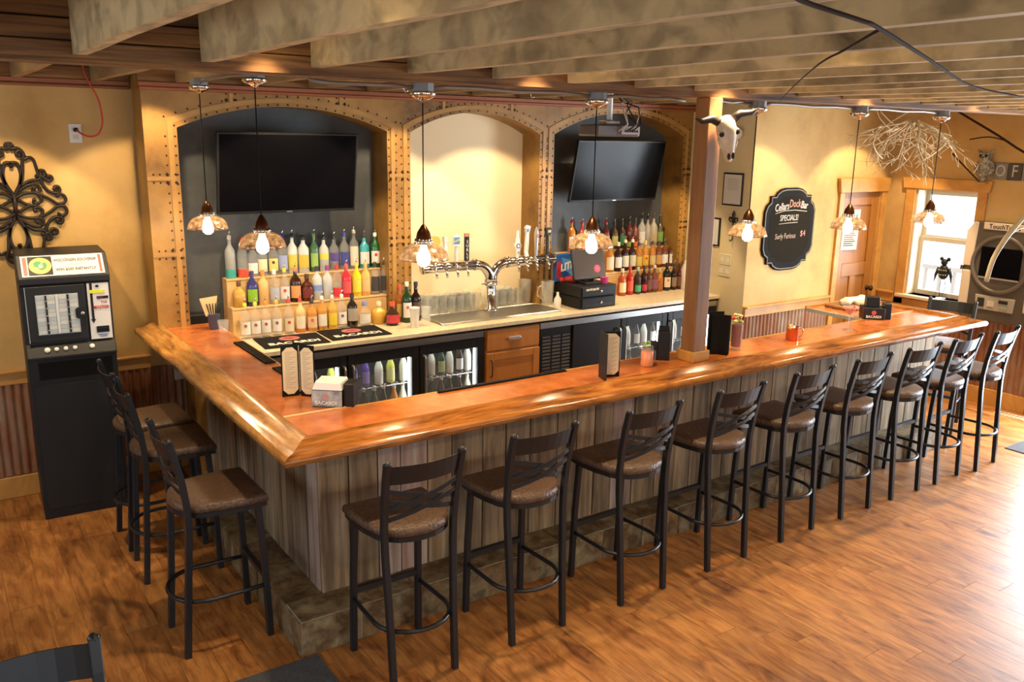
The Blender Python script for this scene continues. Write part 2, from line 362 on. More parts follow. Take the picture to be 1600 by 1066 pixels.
riv.build('rivets', MT['rivet'], wb, kind='stuff'); bolt.build('bolt_heads', MT['rivet'], wb, kind='stuff')
struct(MB().box(XL-.02, XR, 2.635, 2.70, 2.62, 2.638).box(XL-.02, XR, 2.64, 2.70, 2.64, 2.668).build('trim_3', MT['crown'], bevel=.003))
struct(MB().box(XL-.02, XR, 2.66, 2.70, 2.67, 2.84).build('trim_4', MT['beam']))

# ---- return wall, chalkboard wall with door opening, right wall with window and glazed door openings
struct(MB().box(XR, 5.1, 1.9505, 3.1, 0, 2.84).build('wall_return', MT['plaster_pale']))
wc = struct(MB().box(XR+.0005, 6.27, 1.95, 1.9503, 0, 2.84).box(5.1, 6.27, 1.9503, 2.1, 0, 2.84).box(6.88, 7.0, 1.95, 2.1, 0, 2.84).box(6.27, 6.88, 1.95, 2.1, 1.90, 2.84).build('wall_back_right', MT['plaster']))
MB().box(4.97, 6.19, 1.925, 1.95, .815, .892).box(4.97, 6.19, 1.905, 1.95, .892, .91).build('rail', MT['pine'], wc, bevel=.003)
for a in (4.97, 5.57): corr(MB(), a, a+.61, .14, .815, 1.945, 'x', -1).build('corrugated_panel', MT['rust'], wc)
struct(MB().box(4.97, 6.19, 1.925, 1.95, 0, .14).build('baseboard_back', MT['pine'], bevel=.003))
WY0, WY1, WZ0, WZ1 = 1.03, 1.64, .905, 1.945           # window opening
DY0, DY1, DZ1 = -1.5, .24, 2.1                       # glazed door opening
wr = struct(MB().box(7, 7.2, -7, DY0, 0, 2.84).box(7, 7.2, DY0, DY1, DZ1, 2.84).box(7, 7.2, DY1, WY0, 0, 2.84).box(7, 7.2, WY0, WY1, 0, WZ0)
    .box(7, 7.2, WY0, WY1, WZ1, 2.84).box(7, 7.2, WY1, 2.1, 0, 2.84).build('wall_right', MT['plaster']))
MB().box(6.975, 7, .345, .945, .775, .862).box(6.955, 7, .345, .945, .862, .88).build('rail', MT['pine'], wr, bevel=.003)
MB().box(6.975, 7, 1.745, 1.95, .80, .89).box(6.955, 7, 1.745, 1.95, .89, .91).build('rail', MT['pine'], wr, bevel=.003)
for a in (.345, .955, 1.565): corr(MB(), a, min(a+.61, 1.93), .15, .775, 6.995, 'y', -1).build('corrugated_panel', MT['rust'], wr)
struct(MB().box(6.97, 7, .345, 1.93, 0, .15).build('baseboard_right', MT['pine'], bevel=.003))
m = MB().box(-3.75, -3.6, -7.1, -2.7, 0, 2.84).box(-3.75, -3.6, -1.1, -.2, 0, 2.84).box(-3.75, -3.6, 1.4, 3.2, 0, 2.84)
for a, b in ((-2.7, -1.1), (-.2, 1.4)): m.box(-3.75, -3.6, a, b, 0, .85).box(-3.75, -3.6, a, b, 2.15, 2.84)
struct(m.build('wall_left', MT['plaster']))
for i, wy in enumerate((-1.9, .6)):
    struct(MB().box(-3.72, -3.62, wy-.8, wy-.74, .85, 2.15).box(-3.72, -3.62, wy+.74, wy+.8, .85, 2.15).box(-3.72, -3.62, wy-.74, wy+.74, .85, .91).box(-3.72, -3.62, wy-.74, wy+.74, 2.09, 2.15).box(-3.70, -3.64, wy-.02, wy+.02, .91, 2.09).build('window_%d' % (i+6), MT['pine']))
m = MB(); fx = [-3.6]
for wx in (-2.0, .4, 2.8, 5.2): m.box(fx[-1], wx-.8, -7.0, -6.85, 0, 2.84).box(wx-.8, wx+.8, -7.0, -6.85, 0, .7).box(wx-.8, wx+.8, -7.0, -6.85, 2.3, 2.84); fx.append(wx+.8)
m.box(fx[-1], 7.2, -7.0, -6.85, 0, 2.84); struct(m.build('wall_front', MT['plaster']))
for i, wx in enumerate((-2.0, .4, 2.8, 5.2)):
    wn = struct(MB().box(wx-.8, wx-.74, -6.99, -6.87, .7, 2.3).box(wx+.74, wx+.8, -6.99, -6.87, .7, 2.3).box(wx-.74, wx+.74, -6.99, -6.87, .7, .76).box(wx-.74, wx+.74, -6.99, -6.87, 2.24, 2.3)
        .box(wx-.02, wx+.02, -6.98, -6.88, .76, 2.24).build('window_%d' % (i+2), MT['pine']))

# ---- window in view: casing, deep reveal, two sashes
wn = thing('window_1', 'pine-framed double-hung window beside the door', 'window'); del wn['category']; wn['kind'] = 'structure'
MB().box(6.97, 7.0, .945, 1.03, .80, 1.95).build('casing', MT['pine'], wn, bevel=.003)
MB().box(6.97, 7.0, 1.64, 1.735, .80, 1.95).build('casing', MT['pine'], wn, bevel=.003)
MB().prism([(.92, 1.945), (1.76, 1.945), (1.775, 2.05), (.905, 2.05)], 6.955, 7.0, 'x').build('head_casing', MT['pine'], wn, bevel=.003)
MB().box(6.97, 7.0, .945, 1.735, .775, .862).build('apron', MT['pine'], wn, bevel=.003)
MB().box(6.93, 7.18, .97, 1.71, .875, .905).build('window_sill', col((.62,.52,.36), .4), wn, bevel=.004)
MB().box(7.0, 7.17, 1.62, 1.64, .905, 1.945).box(7.0, 7.17, 1.03, 1.045, .905, 1.945).box(7.0, 7.17, 1.045, 1.62, 1.93, 1.945).build('reveal', col((.60,.50,.33), .5), wn)
for z0, z1, xx in ((1.45, 1.93, 7.15), (.905, 1.48, 7.12)):
    MB().box(xx, xx+.03, 1.045, 1.085, z0, z1).box(xx, xx+.03, 1.58, 1.62, z0, z1).box(xx, xx+.03, 1.085, 1.58, z0, z0+.045).box(xx, xx+.03, 1.085, 1.58, z1-.045, z1).build('sash', col((.50,.44,.34), .45), wn, bevel=.002)
    MB().box(xx+.012, xx+.016, 1.085, 1.58, z0+.045, z1-.045).build('pane', MT['pane'], wn)
# ---- glazed door (out of frame, its daylight falls across the floor)
gd = thing('door_2', 'glazed double door', 'door'); del gd['category']; gd['kind'] = 'structure'
MB().box(7.05, 7.1, DY0, DY0+.09, 0, DZ1).box(7.05, 7.1, DY1-.09, DY1, 0, DZ1).box(7.05, 7.1, -.68, -.58, 0, DZ1).box(7.05, 7.1, DY0+.09, DY1-.09, DZ1-.1, DZ1).box(7.05, 7.1, DY0+.09, DY1-.09, 0, .2).build('door_frame', MT['pine'], gd)
MB().box(6.97, 7.0, DY1, DY1+.1, 0, 2.12).box(6.97, 7.0, DY0-.1, DY0, 0, 2.12).build('casing', MT['pine'], gd)
# deck railing and planks outside the window
dk = thing('deck_railing', 'pale deck railing seen through the window', 'railing', (8.6, 1.3, 0))
MB().box(-.04, .04, -1.6, 1.9, .95, 1.0).box(-.03, .03, -1.6, 1.9, .45, .49).build('hand_rail', col((.62,.62,.62), .7), dk)
for i in range(20): MB().box(-.015, .015, -1.5+i*.17, -1.47+i*.17, .49, .95).build('baluster', col((.62,.62,.62), .7), dk)
struct(MB().box(7.2, 12, -4, 6, -.15, -.02).build('ground_outside', col((.6,.6,.62), .8)))

# ---- panelled pine door in the chalkboard wall
d1 = thing('door_1', 'panelled pine door with a paper notice', 'door'); del d1['category']; d1['kind'] = 'structure'
MB().box(6.20, 6.27, 1.925, 1.952, 0, 1.90).build('casing', MT['pine'], d1, bevel=.003)
MB().box(6.88, 6.95, 1.925, 1.952, 0, 1.90).build('casing', MT['pine'], d1, bevel=.003)
MB().prism([(6.19, 1.90), (6.955, 1.90), (6.985, 2.035), (6.16, 2.035)], 1.91, 1.952, 'y').build('head_casing', MT['pine'], d1, bevel=.003)
ds = MB().box(6.27, 6.88, 1.975, 2.015, 0, 1.90).build('slab', MT['pine_d'], d1)
for x0, x1, z0, z1 in ((6.27, 6.38, 0, 1.90), (6.77, 6.88, 0, 1.90), (6.38, 6.77, 1.77, 1.90), (6.38, 6.77, 1.07, 1.20), (6.38, 6.77, 0, .2), (6.53, 6.62, .2, 1.07)):
    MB().box(x0, x1, 1.96, 1.976, z0, z1).build('stile', MT['pine_d'], d1, bevel=.003)
kn = MB().lathe([(.025, 0), (.025, .012), (.01, .016), (.01, .03), (.027, .045), (.027, .06), (.012, .07)], n=14).xf(Matrix.Rotation(PI/2, 4, 'X')).build('knob', MT['iron'], d1); kn.location = (6.83, 1.962, .93)

# ---- ceiling: boards, joists, carrier beam
ce = struct(MB().box(-3.6, 7.2, -7.0, 3.2, 2.84, 2.95).build('ceiling', MT['ceil']))
def wobble(x0, x1, y0, y1, z0, z1, n, amp):
    mb = MB(); vs = []; ph = random.random()*9
    for i in range(n+1):
        y = y0+(y1-y0)*i/n; a = amp*math.sin(i*1.7+ph); b_ = amp*math.sin(i*1.1+ph*2)
        vs += [(x0+a*.5, y, z0+b_), (x1+a*.4, y, z0+b_*.8), (x1, y, z1), (x0, y, z1)]
    fs = [(4*i+j, 4*i+(j+1) % 4, 4*i+4+(j+1) % 4, 4*i+4+j) for i in range(n) for j in range(4)]
    return mb.add(vs, fs+[(0, 1, 2, 3), (4*n+3, 4*n+2, 4*n+1, 4*n)])
for k in range(-6, 18):
    x = -.591+.437*k
    wobble(x, x+.046, -6.85, .278, 2.635, 2.84, 26, .0025).build('joist', MT['joist'], ce)
    xb = x+.052
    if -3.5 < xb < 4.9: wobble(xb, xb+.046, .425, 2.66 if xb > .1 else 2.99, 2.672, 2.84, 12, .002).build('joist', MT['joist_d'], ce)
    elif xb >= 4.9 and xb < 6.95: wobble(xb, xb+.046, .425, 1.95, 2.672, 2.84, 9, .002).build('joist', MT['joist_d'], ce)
for z0, z1 in ((2.605, 2.678), (2.682, 2.752), (2.757, 2.84)):
    MB().box(-3.6, 7.0, .28+(.004 if z0 > 2.7 else 0), .42, z0, z1).build('beam_board', MT['beam'], ce, bevel=.004)
# recessed lights between the joists, each a thing with its own lamp
def canlight(x, y, tgt, power, ang, label):
    t = thing('recessed_light', label, 'light', (x, y, 2.84), 0, 'recessed lights between the joists')
    MB().lathe([(.075, 0), (.075, -.012), (.058, -.012), (.058, -.002)], n=16, cap=False).build('trim_ring', MT['white'], t)
    MB().lathe([(.056, -.006), (.001, -.006)], n=16, cap=False).build('lens', MT['can'], t)
    spot('recessed_lamp', (x, y, 2.815), tgt, power, ang, blend=.18 if ang == 78 else .4)
for x, y, tg, pw, an, lb in (
    (-.73, 2.20, (-.73, 2.95, .9), 70, 78, 'warm recessed light above the iron scroll'),
    (.14, 2.20, (.14, 2.95, .9), 60, 78, 'warm recessed light above the gap by the left pier'),
    (1.015, 1.95, (1.015, 2.75, 1.0), 95, 78, 'warm recessed light above the left television niche'),
    (1.89, 1.95, (1.89, 2.75, 1.0), 85, 78, 'warm recessed light above the pier left of the taps'),
    (2.763, 1.95, (2.763, 2.75, 1.0), 95, 78, 'warm recessed light above the beer tap niche'),
    (4.074, 1.95, (4.074, 2.75, 1.0), 95, 78, 'warm recessed light above the right television niche'),
    (4.948, 1.15, (5.0, 1.90, .9), 80, 78, 'warm recessed light above the left edge of the chalkboard'),
    (6.259, 1.15, (6.35, 1.90, .9), 95, 78, 'warm recessed light above the pine door'),
    (6.40, .62, (7.0, .75, .9), 130, 105, 'warm recessed light above the owl'),
    (.087, .13, (.087, .13, 0), 95, 80, 'warm recessed light over the front corner of the bar'),
    (1.398, .13, (1.398, .13, 0), 95, 80, 'warm recessed light over the bar left of the post'),
    (2.709, .13, (2.709, .13, 0), 95, 80, 'warm recessed light over the bar by the post'),
    (4.02, .13, (4.02, .13, 0), 95, 80, 'warm recessed light over the bar before the chalkboard'),
    (5.331, .13, (5.331, .13, 0), 95, 80, 'warm recessed light over the far end of the bar'),
    (.52, -3.6, (.52, -2.2, 0), 105, 95, 'warm recessed light behind the camera, left'),
    (3.15, -3.6, (3.15, -2.2, 0), 105, 95, 'warm recessed light behind the camera, right'),
    (-.35, -1.35, (-.35, -1.0, 0), 18, 95, 'warm recessed light over the nearest bar corner'),
    (1.40, -1.35, (1.40, -1.0, 0), 18, 95, 'warm recessed light over the middle of the floor'),
    (3.15, -1.35, (3.15, -1.0, 0), 18, 95, 'warm recessed light over the far middle of the floor'),
    (4.90, -1.35, (4.90, -1.0, 0), 18, 95, 'warm recessed light over the far end of the floor')):
    canlight(x, y, tg, pw, an, lb)
# ================================================================== BAR
bar = thing('bar_counter', 'U-shaped bar with copper top, varnished wooden rail and barn-board front', 'bar', (0, 0, 0))
XE, YE = 5.42, 1.0
PROF = [(.17,1.05),(.17,1.10),(.166,1.117),(.150,1.124),(.118,1.119),(.085,1.106),(.055,1.095),(.030,1.0935),(.012,1.090),(.003,1.082),(0,1.070),(.006,1.056),(.018,1.05)]
def railpiece(fa, fb, n, mt):
    mb = MB(); k = len(PROF); vs = []
    for i in range(n+1):
        for d, z in PROF:
            a = Vector(fa(d, z)); b_ = Vector(fb(d, z)); vs.append(tuple(a.lerp(b_, i/n)))
    mb.add(vs, [(i*k+j, i*k+(j+1) % k, (i+1)*k+(j+1) % k, (i+1)*k+j) for i in range(n) for j in range(k)], True)
    mb.add(vs[:k], [tuple(range(k))]); mb.add(vs[-k:], [tuple(range(k))[::-1]])
    o = mb.build('arm_rail', mt, bar)
    return o
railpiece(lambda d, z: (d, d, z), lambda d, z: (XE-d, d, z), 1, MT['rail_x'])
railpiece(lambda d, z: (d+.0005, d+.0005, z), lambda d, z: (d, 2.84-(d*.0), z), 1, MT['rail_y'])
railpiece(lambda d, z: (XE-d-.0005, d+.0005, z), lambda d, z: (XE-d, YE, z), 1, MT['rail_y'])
MB().box(.17, .488, .51, 2.69, 1.05, 1.10).box(.17, .488, 2.69, 2.94, 1.05, 1.0995).build('copper_sheet', MT['copper'], bar)
MB().box(.17, 4.60, .17, .49, 1.05, 1.10).box(.17, .488, .49, .51, 1.05, 1.10).build('copper_sheet', MT['copper'], bar)
MB().box(4.60, XE-.17, .17, .5, 1.05, 1.10).box(4.60, XE-.17, .5, YE, 1.078, 1.10).build('copper_sheet', MT['copper'], bar)
MB().box(.16, .49, .495, .519, 1.10, 1.103).build('seam_strip', col((.66,.42,.20), .4), bar)
MB().box(4.63, 5.24, .490, .510, 1.10, 1.103).build('seam_strip', col((.66,.42,.20), .4), bar)
MB().box(.488, 4.60, .49, .505, 1.045, 1.101).box(.486, .50, .51, 2.6, 1.045, 1.101).build('inner_edging', MT['pine'], bar)
MB().box(4.585, 4.60, .506, YE, 1.076, 1.102).build('steel_edge', col((.50,.48,.42), .35, .3), bar)
MB().box(4.60, XE-.02, YE, YE+.018, 1.074, 1.112).build('end_trim', MT['pine'], bar)
# barn-board front and left side: backing + one board each
BX0, BY0, BXE = .32, .465, 5.56
bk = MB().box(BX0+.02, BXE-.02, BY0+.02, BY0+.06, 0, 1.05).box(BX0+.02, BX0+.06, BY0+.06, 2.36, 0, 1.05).box(BXE-.06, BXE-.02, BY0+.06, .75, 0, 1.05).build('frame_core', MT['dark'], bar)
random.seed(11)
fixed = [.155, .155, .125, .155, .145, .19, .15, .16, .19, .14]
x = BX0; i = 0
while x < BXE-.04:
    wd = fixed[i] if i < len(fixed) else random.uniform(.13, .19)
    x1 = min(x+wd, BXE); pr = random.uniform(-.002, .003)
    if BXE-x1 < .06: x1 = BXE
    MB().box(x+.0028, x1-.0028, BY0-pr, BY0+.02, .18, 1.05).build('board', MT['barn_red'] if i in (2, 3, 12) else MT['barn'], bk, bevel=.0025)
    x = x1; i += 1
y = BY0+.021; i = 0
while y < 2.36:
    wd = random.uniform(.13, .18); y1 = min(y+wd, 2.38); pr = random.uniform(-.002, .003)
    MB().box(BX0-pr, BX0+.02, y+.0028, y1-.0028, .18, 1.05).build('board', MT['barn_red'] if i == 0 else MT['barn'], bk, bevel=.0025)
    y = y1; i += 1
MB().box(BXE-.02, BXE, BY0+.021, .75, .0, 1.05).build('board', MT['barn'], bk, bevel=.0025)
ob = MB().box(-.035, .035, -.02, 0, -.055, .055).box(-.012, .012, -.024, -.02, .01, .035).box(-.012, .012, -.024, -.02, -.035, -.01).build('outlet_box', MT['alu'])
ob.location = (.30, 2.99, .72); tag(ob, 'grey metal outlet box in the dark recess under the bar top by the left stools', 'outlet')

# tiled step
st = thing('tiled_step', 'slate-tiled foot step running round the bar base', 'step')
SX, SY, SZ = .133, .268, .184
MB().box(SX+.006, 5.50, SY+.006, BY0+.02, 0, SZ-.006).box(SX+.006, BX0+.02, BY0+.02, 2.36, 0, SZ-.006).build('grout_bed', MT['grout'], st)
TW = .302
tface = MB().box(-TW/2+.003, TW/2-.003, -.006, 0, .002, SZ-.009).mesh('tile', MT['tile'])
ttop = MB().box(-TW/2+.003, TW/2-.003, .004, BY0-SY-.002, -.006, 0).mesh('tile', MT['tile'])
def tile(me, loc, rz, sx=1):
    o = bpy.data.objects.new('tile', me); C.objects.link(o); o.parent = st; o.location = loc; o.rotation_euler = (0, 0, rz); o.scale = (sx, 1, 1)
n = int((5.5-SX)/TW)+1
for k in range(n):
    xa = SX+.004+TW*k; xb = min(xa+TW, 5.50); s = (xb-xa)/TW
    if s > .1: tile(tface, ((xa+xb)/2, SY+.006, 0), 0, s)
    if s > .1: tile(ttop, ((xa+xb)/2, SY, SZ), 0, s)
for k in range(8):
    ya = SY+.004+TW*k; yb = min(ya+TW, 2.36); s = (yb-ya)/TW
    if s > .1: tile(tface, (SX+.006, (ya+yb)/2, 0), -PI/2, s)
    ya2 = max(ya, BY0)
    if yb-ya2 > .04: tile(ttop, (SX, (ya2+yb)/2, SZ), -PI/2, (yb-ya2)/TW)

# post on the bar top, carrying the beam
po = thing('timber_post', 'square timber post standing on the bar top with a boxed base', 'post', (2.615, .30, 1.10))
MB().box(-.052, .052, -.052, .052, 0, 1.505).build('shaft', MT['post'], po, bevel=.006, seg=2)
MB().box(-.070, .070, -.070, -.054, 0, .064).build('base_board', MT['pine'], po, bevel=.004)
MB().box(-.070, .070, .054, .070, 0, .064).build('base_board', MT['pine'], po, bevel=.004)
MB().box(-.070, -.054, -.054, .054, 0, .064).build('base_board', MT['pine'], po, bevel=.004)
MB().box(.054, .070, -.054, .054, 0, .064).build('base_board', MT['pine'], po, bevel=.004)

# ================================================================== BAR STOOLS
def make_stool(label):
    t = thing('bar_stool', label, 'stool', (0, 0, 0), 0, 'cross-back bar stools round the bar')
    # +y faces the bar
    for s in (-1, 1):
        MB().tube([(s*.172, .192, 0), (s*.168, .182, .40), (s*.160, .165, .70)], 0, sq=(.0145, .0145), up=(0, 1, 0)).build('leg', MT['black'], t, bevel=.003)
        r = MB().tube([(s*.155, -.192, 0), (s*.158, -.172, .30), (s*.166, -.152, .62), (s*.170, -.152, .74), (s*.173, -.166, .86), (s*.176, -.190, .98), (s*.178, -.212, 1.068)], 0, sq=(.0145, .0145), up=(0, 1, 0)).build('back_leg', MT['black'], t, bevel=.003)
        MB().ball((s*.178, -.213, 1.066), .0175, 8, 6, (1, 1, .85)).build('finial', MT['black'], t)
    def arc(za, zb, bow=.03, n=9, xs=.17, ytop=None):
        P = []
        for i in range(n):
            q = i/(n-1); x = -xs+2*xs*q; z = za+(zb-za)*q
            yb = -.150-(.062*max(0, (z-.74)/.33)**1.2)
            P.append((x, yb-bow*(1-(2*q-1)**2), z))
        return P
    A = arc(1.015, 1.015, .035); mb = MB(); vs = []
    for p in A:
        vs += [(p[0], p[1]+.011, .966), (p[0], p[1]+.0145, .966), (p[0], p[1]-.0095, 1.054), (p[0], p[1]-.013, 1.054)]
    n = len(A); mb.add(vs, [(4*i+j, 4*i+(j+1) % 4, 4*i+4+(j+1) % 4, 4*i+4+j) for i in range(n-1) for j in range(4)]); mb.add(vs[:4], [(0,1,2,3)]); mb.add(vs[-4:], [(3,2,1,0)])
    mb.build('top_slat', MT['black'], t)
    for za, zb, dy in ((.935, .845, .004), (.885, .795, .004), (.845, .935, -.004), (.795, .885, -.004)):
        P = [(p[0], p[1]+dy, p[2]) for p in arc(za, zb, .030)]
        MB().tube(P, 0, sq=(.003, .010), up=(0, 0, 1)).build('cross_strip', MT['black'], t)
    # seat: straight at the bar, round at the back
    out = [(-.205, .205), (.205, .205), (.208, .10), (.200, 0), (.186, -.06)]
    for i in range(9):
        a = -PI*.10-PI*.80*i/8; out.append((.19*math.cos(a), -.045+.155*math.sin(a)))
    out += [(-.186, -.06), (-.200, 0), (-.208, .10)]
    def ring(s, z): return [(x*s, (y-.0)*s, z) for x, y in out]
    k = len(out); sb = MB()
    L = [ring(.97, .706), ring(1.0, .712), ring(1.0, .728), ring(.978, .741), ring(.92, .747), ring(.6, .749)]
    vs = [q for r_ in L for q in r_]
    sb.add(vs, [(i*k+j, i*k+(j+1) % k, (i+1)*k+(j+1) % k, (i+1)*k+j) for i in range(len(L)-1) for j in range(k)], True)
    sb.add(L[-1], [tuple(range(k))], True); sb.add(L[0], [tuple(range(k))[::-1]])
    sb.build('seat', MT['vinyl'], t)
    MB().tube([(x*.93, y*.93, .695) for x, y in out], 0, sq=(.011, .011), closed=True, up=(0, 0, 1)).build('seat_frame', MT['black'], t)
    # foot ring: straight bar at the front, hoop from front legs round behind the back legs
    MB().tube([(-.168, .185, .315), (.168, .185, .315)], 0, sq=(.0125, .0125), up=(0, 0, 1)).build('foot_bar', MT['black'], t)
    P = [(.17, .185, .272), (.175, .08, .272)]
    for i in range(13): a = PI*i/12; P.append((.178*math.cos(a), -.06-.165*math.sin(a), .272))
    P += [(-.175, .08, .272), (-.17, .185, .272)]
    MB().tube(P, .0105, 8).build('foot_ring', MT['black'], t)
    return t
s0 = make_stool('dark metal bar stool nearest the camera, at the front corner of the bar')
front = [(.536, -.181, 0), (1.164, -.168, 1.5), (1.845, -.173, 2), (2.506, -.162, 1), (3.156, -.142, 2.4), (3.758, -.137, 1.6), (4.328, -.138, -.5), (4.846, -.142, 2), (5.342, -.156, 5)]
fl_lab = ['front-row bar stool nearest the camera, beside the tiled step corner', 'second front-row bar stool from the camera corner', 'third front-row bar stool from the camera corner, in front of the cut-corner menu',
 'fourth front-row bar stool from the camera corner, below the timber post', 'fifth front-row bar stool from the camera, the middle one of the row', 'fourth bar stool from the far end of the front row',
 'third bar stool from the far end of the front row', 'second bar stool from the far end of the front row', 'last bar stool at the far right end of the front row']
first = True
def place(x, y, rz, lab):
    global first
    o = s0 if first else copy_tree(s0); first = False
    o.location = (x, y, 0); o.rotation_euler = (0, 0, rz); o['label'] = lab
for (x, yr, a), lb in zip(front, fl_lab): place(x, yr+.192, math.radians(a), lb)
for (y, a), lb in zip(((.712, 0), (1.52, -2), (1.976, 1)), ('bar stool on the left side nearest the camera', 'middle bar stool of the three on the left side', 'left-side bar stool farthest back, beside the ticket machine')):
    place(-.305+.192, y, -PI/2+math.radians(a), lb)
place(5.97, .62, PI/2+math.radians(20), 'lone bar stool beyond the right end of the bar, under the window')
place(-1.03, -1.12, PI, 'cropped bar stool in the bottom left foreground, only its back showing')

# floor mats, vent
rg = MB().box(-.75, .205, -.75, .255, 0, .009).build('floor_mat', MT['rug'], bevel=.003); tag(rg, 'charcoal entrance mat against the step corner in the foreground', 'mat')
rg = MB().box(5.90, 6.80, -1.3, -.03, 0, .008).build('floor_mat', MT['rug'], bevel=.003); tag(rg, 'grey door mat at the right edge of the room', 'mat')
vt = thing('floor_vent', 'small beige floor vent by the right wall', 'vent', (6.82, .38, 0))
MB().box(-.055, -.045, -.13, .13, 0, .006).box(.045, .055, -.13, .13, 0, .006).box(-.045, .045, -.13, -.12, 0, .006).box(-.045, .045, .12, .13, 0, .006).build('frame', col((.55,.45,.28), .5), vt)
for i in range(7): MB().box(-.045, .045, -.105+i*.033, -.09+i*.033, 0, .004).build('slat', col((.40,.33,.2), .5), vt)

# ================================================================== TICKET MACHINE
mc = thing('ticket_machine', 'black pull-tab ticket machine with a lit sign standing against the left wall', 'machine', (-.415, 2.52, 0), math.radians(-3)); mc.scale = (1, 1, .985)
W = .245
body = MB().prism([(0, 0), (.48, 0), (.48, 1.665), (.12, 1.665), (0, 1.535), (.0, 1.50), (.02, 1.49), (.02, 1.13), (-.035, 1.06), (-.035, 1.045), (0, 1.04)], -W, W, 'x').build('cabinet', MT['char'], mc, bevel=.004)
MB().box(-.19, .215, -.004, 0, .91, 1.02).build('ticket_tray', MT['blackm'], mc)
MB().box(-.20, .225, -.007, 0, 1.02, 1.027).box(-.20, .225, -.007, 0, .90, .91).build('tray_lip', MT['char'], mc)
MB().box(-.225, .225, -.006, 0, .06, .875).build('lower_door', MT['char'], mc, bevel=.003)
# slanted sign
SG = Matrix.Translation((0, .06, 1.600)) @ Matrix.Rotation(math.atan2(.13, .12), 4, 'X')
sg = MB().box(-.222, .222, -.075, .075, .001, .006).xf(SG).build('sign', MT['white'], mc)
RX = (math.atan2(.13, .12), 0, 0)
def on(u, v, h=.0065): return tuple(SG @ Vector((u, v, h)))
for a, b in ((-.212, -.192), (.196, .210)): MB().box(a, b, -.066, .066, .006, .0068).xf(SG).build('red_bar', col((.50,.07,.03)), sg)
MB().box(-.185, -.058, -.068, .068, .006, .0068).xf(SG).build('emblem_square', MT['blackp'], sg)
MB().lathe([(.060, .0068), (.060, .0078)], n=24, sy=.98).xf(SG @ Matrix.Translation((-.1215, 0, 0))).build('emblem_oval', col((.72,.55,.12)), sg)
MB().prism([(-.035,.02),(-.02,.032),(.0,.03),(.012,.018),(.03,.022),(.036,.0),(.03,-.02),(.012,-.034),(-.006,-.032),(-.012,-.012),(-.034,-.006)], .0078, .0086, 'z').xf(SG @ Matrix.Translation((-.1215, .002, 0))).build('emblem_shape', col((.03,.30,.11)), sg)
MB().lathe([(.012, .0086), (.012, .0092)], n=14, sy=1.3).xf(SG @ Matrix.Translation((-.118, -.004, 0))).build('emblem_spot', MT['white'], sg)
MB().box(.004, .012, -.02, .018, .0086, .0092).xf(SG @ Matrix.Translation((-.1215, 0, 0))).build('emblem_stripe', col((.75,.62,.08)), sg)
text('lettering', 'WISCONSIN SOUVENIR', .030, col((.07,.05,.03)), sg, on(.068, .034), RX, sx=.74, bold=.0006)
MB().box(.03, .105, -.001, .007, .006, .0066).xf(SG).build('faded_line', col((.55,.48,.40)), sg)
text('lettering', 'WIN $250 INSTANTLY', .027, col((.06,.05,.04)), sg, on(.068, -.034), RX, sx=.82, bold=.0008)
# display door with two columns of tickets
dr = MB().box(-.218, .098, .002, .02, 1.145, 1.487).build('display_door', MT['char'], mc, bevel=.003)
MB().box(-.170, .058, -.001, .004, 1.19, 1.435).build('display_back', col((.46,.50,.50), .5), dr)
for i, xx in enumerate((-.166, -.112, -.048, .008)):
    for k in range(9): MB().box(xx, xx+.044, -.004, -.001, 1.195+k*.0262, 1.219+k*.0262).build('ticket', col(((.62,.64,.60), (.52,.56,.54), (.44,.50,.53))[(i*2+k) % 3], .5), dr)
MB().box(-.064, -.050, -.005, -.001, 1.195, 1.432).build('divider', MT['white'], dr)
for xx in (-.119, -.001):
    MB().box(xx, xx+.009, -.008, -.003, 1.195, 1.432).build('chain_track', MT['blackp'], dr)
    for k in range(5): MB().box(xx+.0025, xx+.0065, -.0095, -.008, 1.215+k*.045, 1.221+k*.045).build('track_clip', MT['white'], dr)
MB().prism([(.05, 1.275), (.095, 1.275), (.095, 1.345), (.05, 1.345), (.037, 1.335), (.037, 1.285)], -.010, .002, 'y').build('latch', MT['blackp'], dr)
MB().lathe([(.011, 0), (.011, .008), (.004, .010)], n=12).xf(Matrix.Translation((.075, -.010, 1.31)) @ Matrix.Rotation(PI/2, 4, 'X')).build('lock', MT['chrome'], dr)
MB().box(-.222, -.218, -.004, .018, 1.145, 1.487).build('hinge', MT['alu'], dr)
pn = MB().box(.112, .232, .006, .02, 1.135, 1.487).build('pay_panel', MT['white'], mc)
MB().box(.126, .140, .004, .006, 1.26, 1.487).prism([(.119, 1.262), (.133, 1.238), (.147, 1.262)], .004, .006, 'y').build('arrow', MT['blackp'], pn)
MB().box(.124, .206, .003, .006, 1.425, 1.445).build('yellow_sticker', col((.72,.78,.02)), pn)
MB().lathe([(.010, 0), (.010, .006)], n=12, sx=1.0, sy=.8).xf(Matrix.Translation((.168, .006, 1.468)) @ Matrix.Rotation(PI/2, 4, 'X')).build('coin_knob', MT['blackp'], pn)
MB().box(.162, .226, .003, .006, 1.388, 1.405).build('play_bar', MT['blackp'], pn)
text('lettering', 'PLAY', .014, col((.60,.03,.02)), pn, (.180, .0025, 1.3965), (PI/2, 0, 0))
text('lettering', 'THE', .020, col((.55,.04,.03)), pn, (.200, .005, 1.365), (PI/2, 0, 0))
text('lettering', 'MASTER', .028, col((.60,.04,.03)), pn, (.182, .0035, 1.335), (PI/2, 0, 0), sx=.88, bold=.0006)
MB().box(.146, .216, .002, .006, 1.175, 1.215).build('bill_slot', MT['blackp'], pn)
MB().box(.150, .212, .0, .002, 1.19, 1.197).build('slot_lip', MT['blackm'], pn)
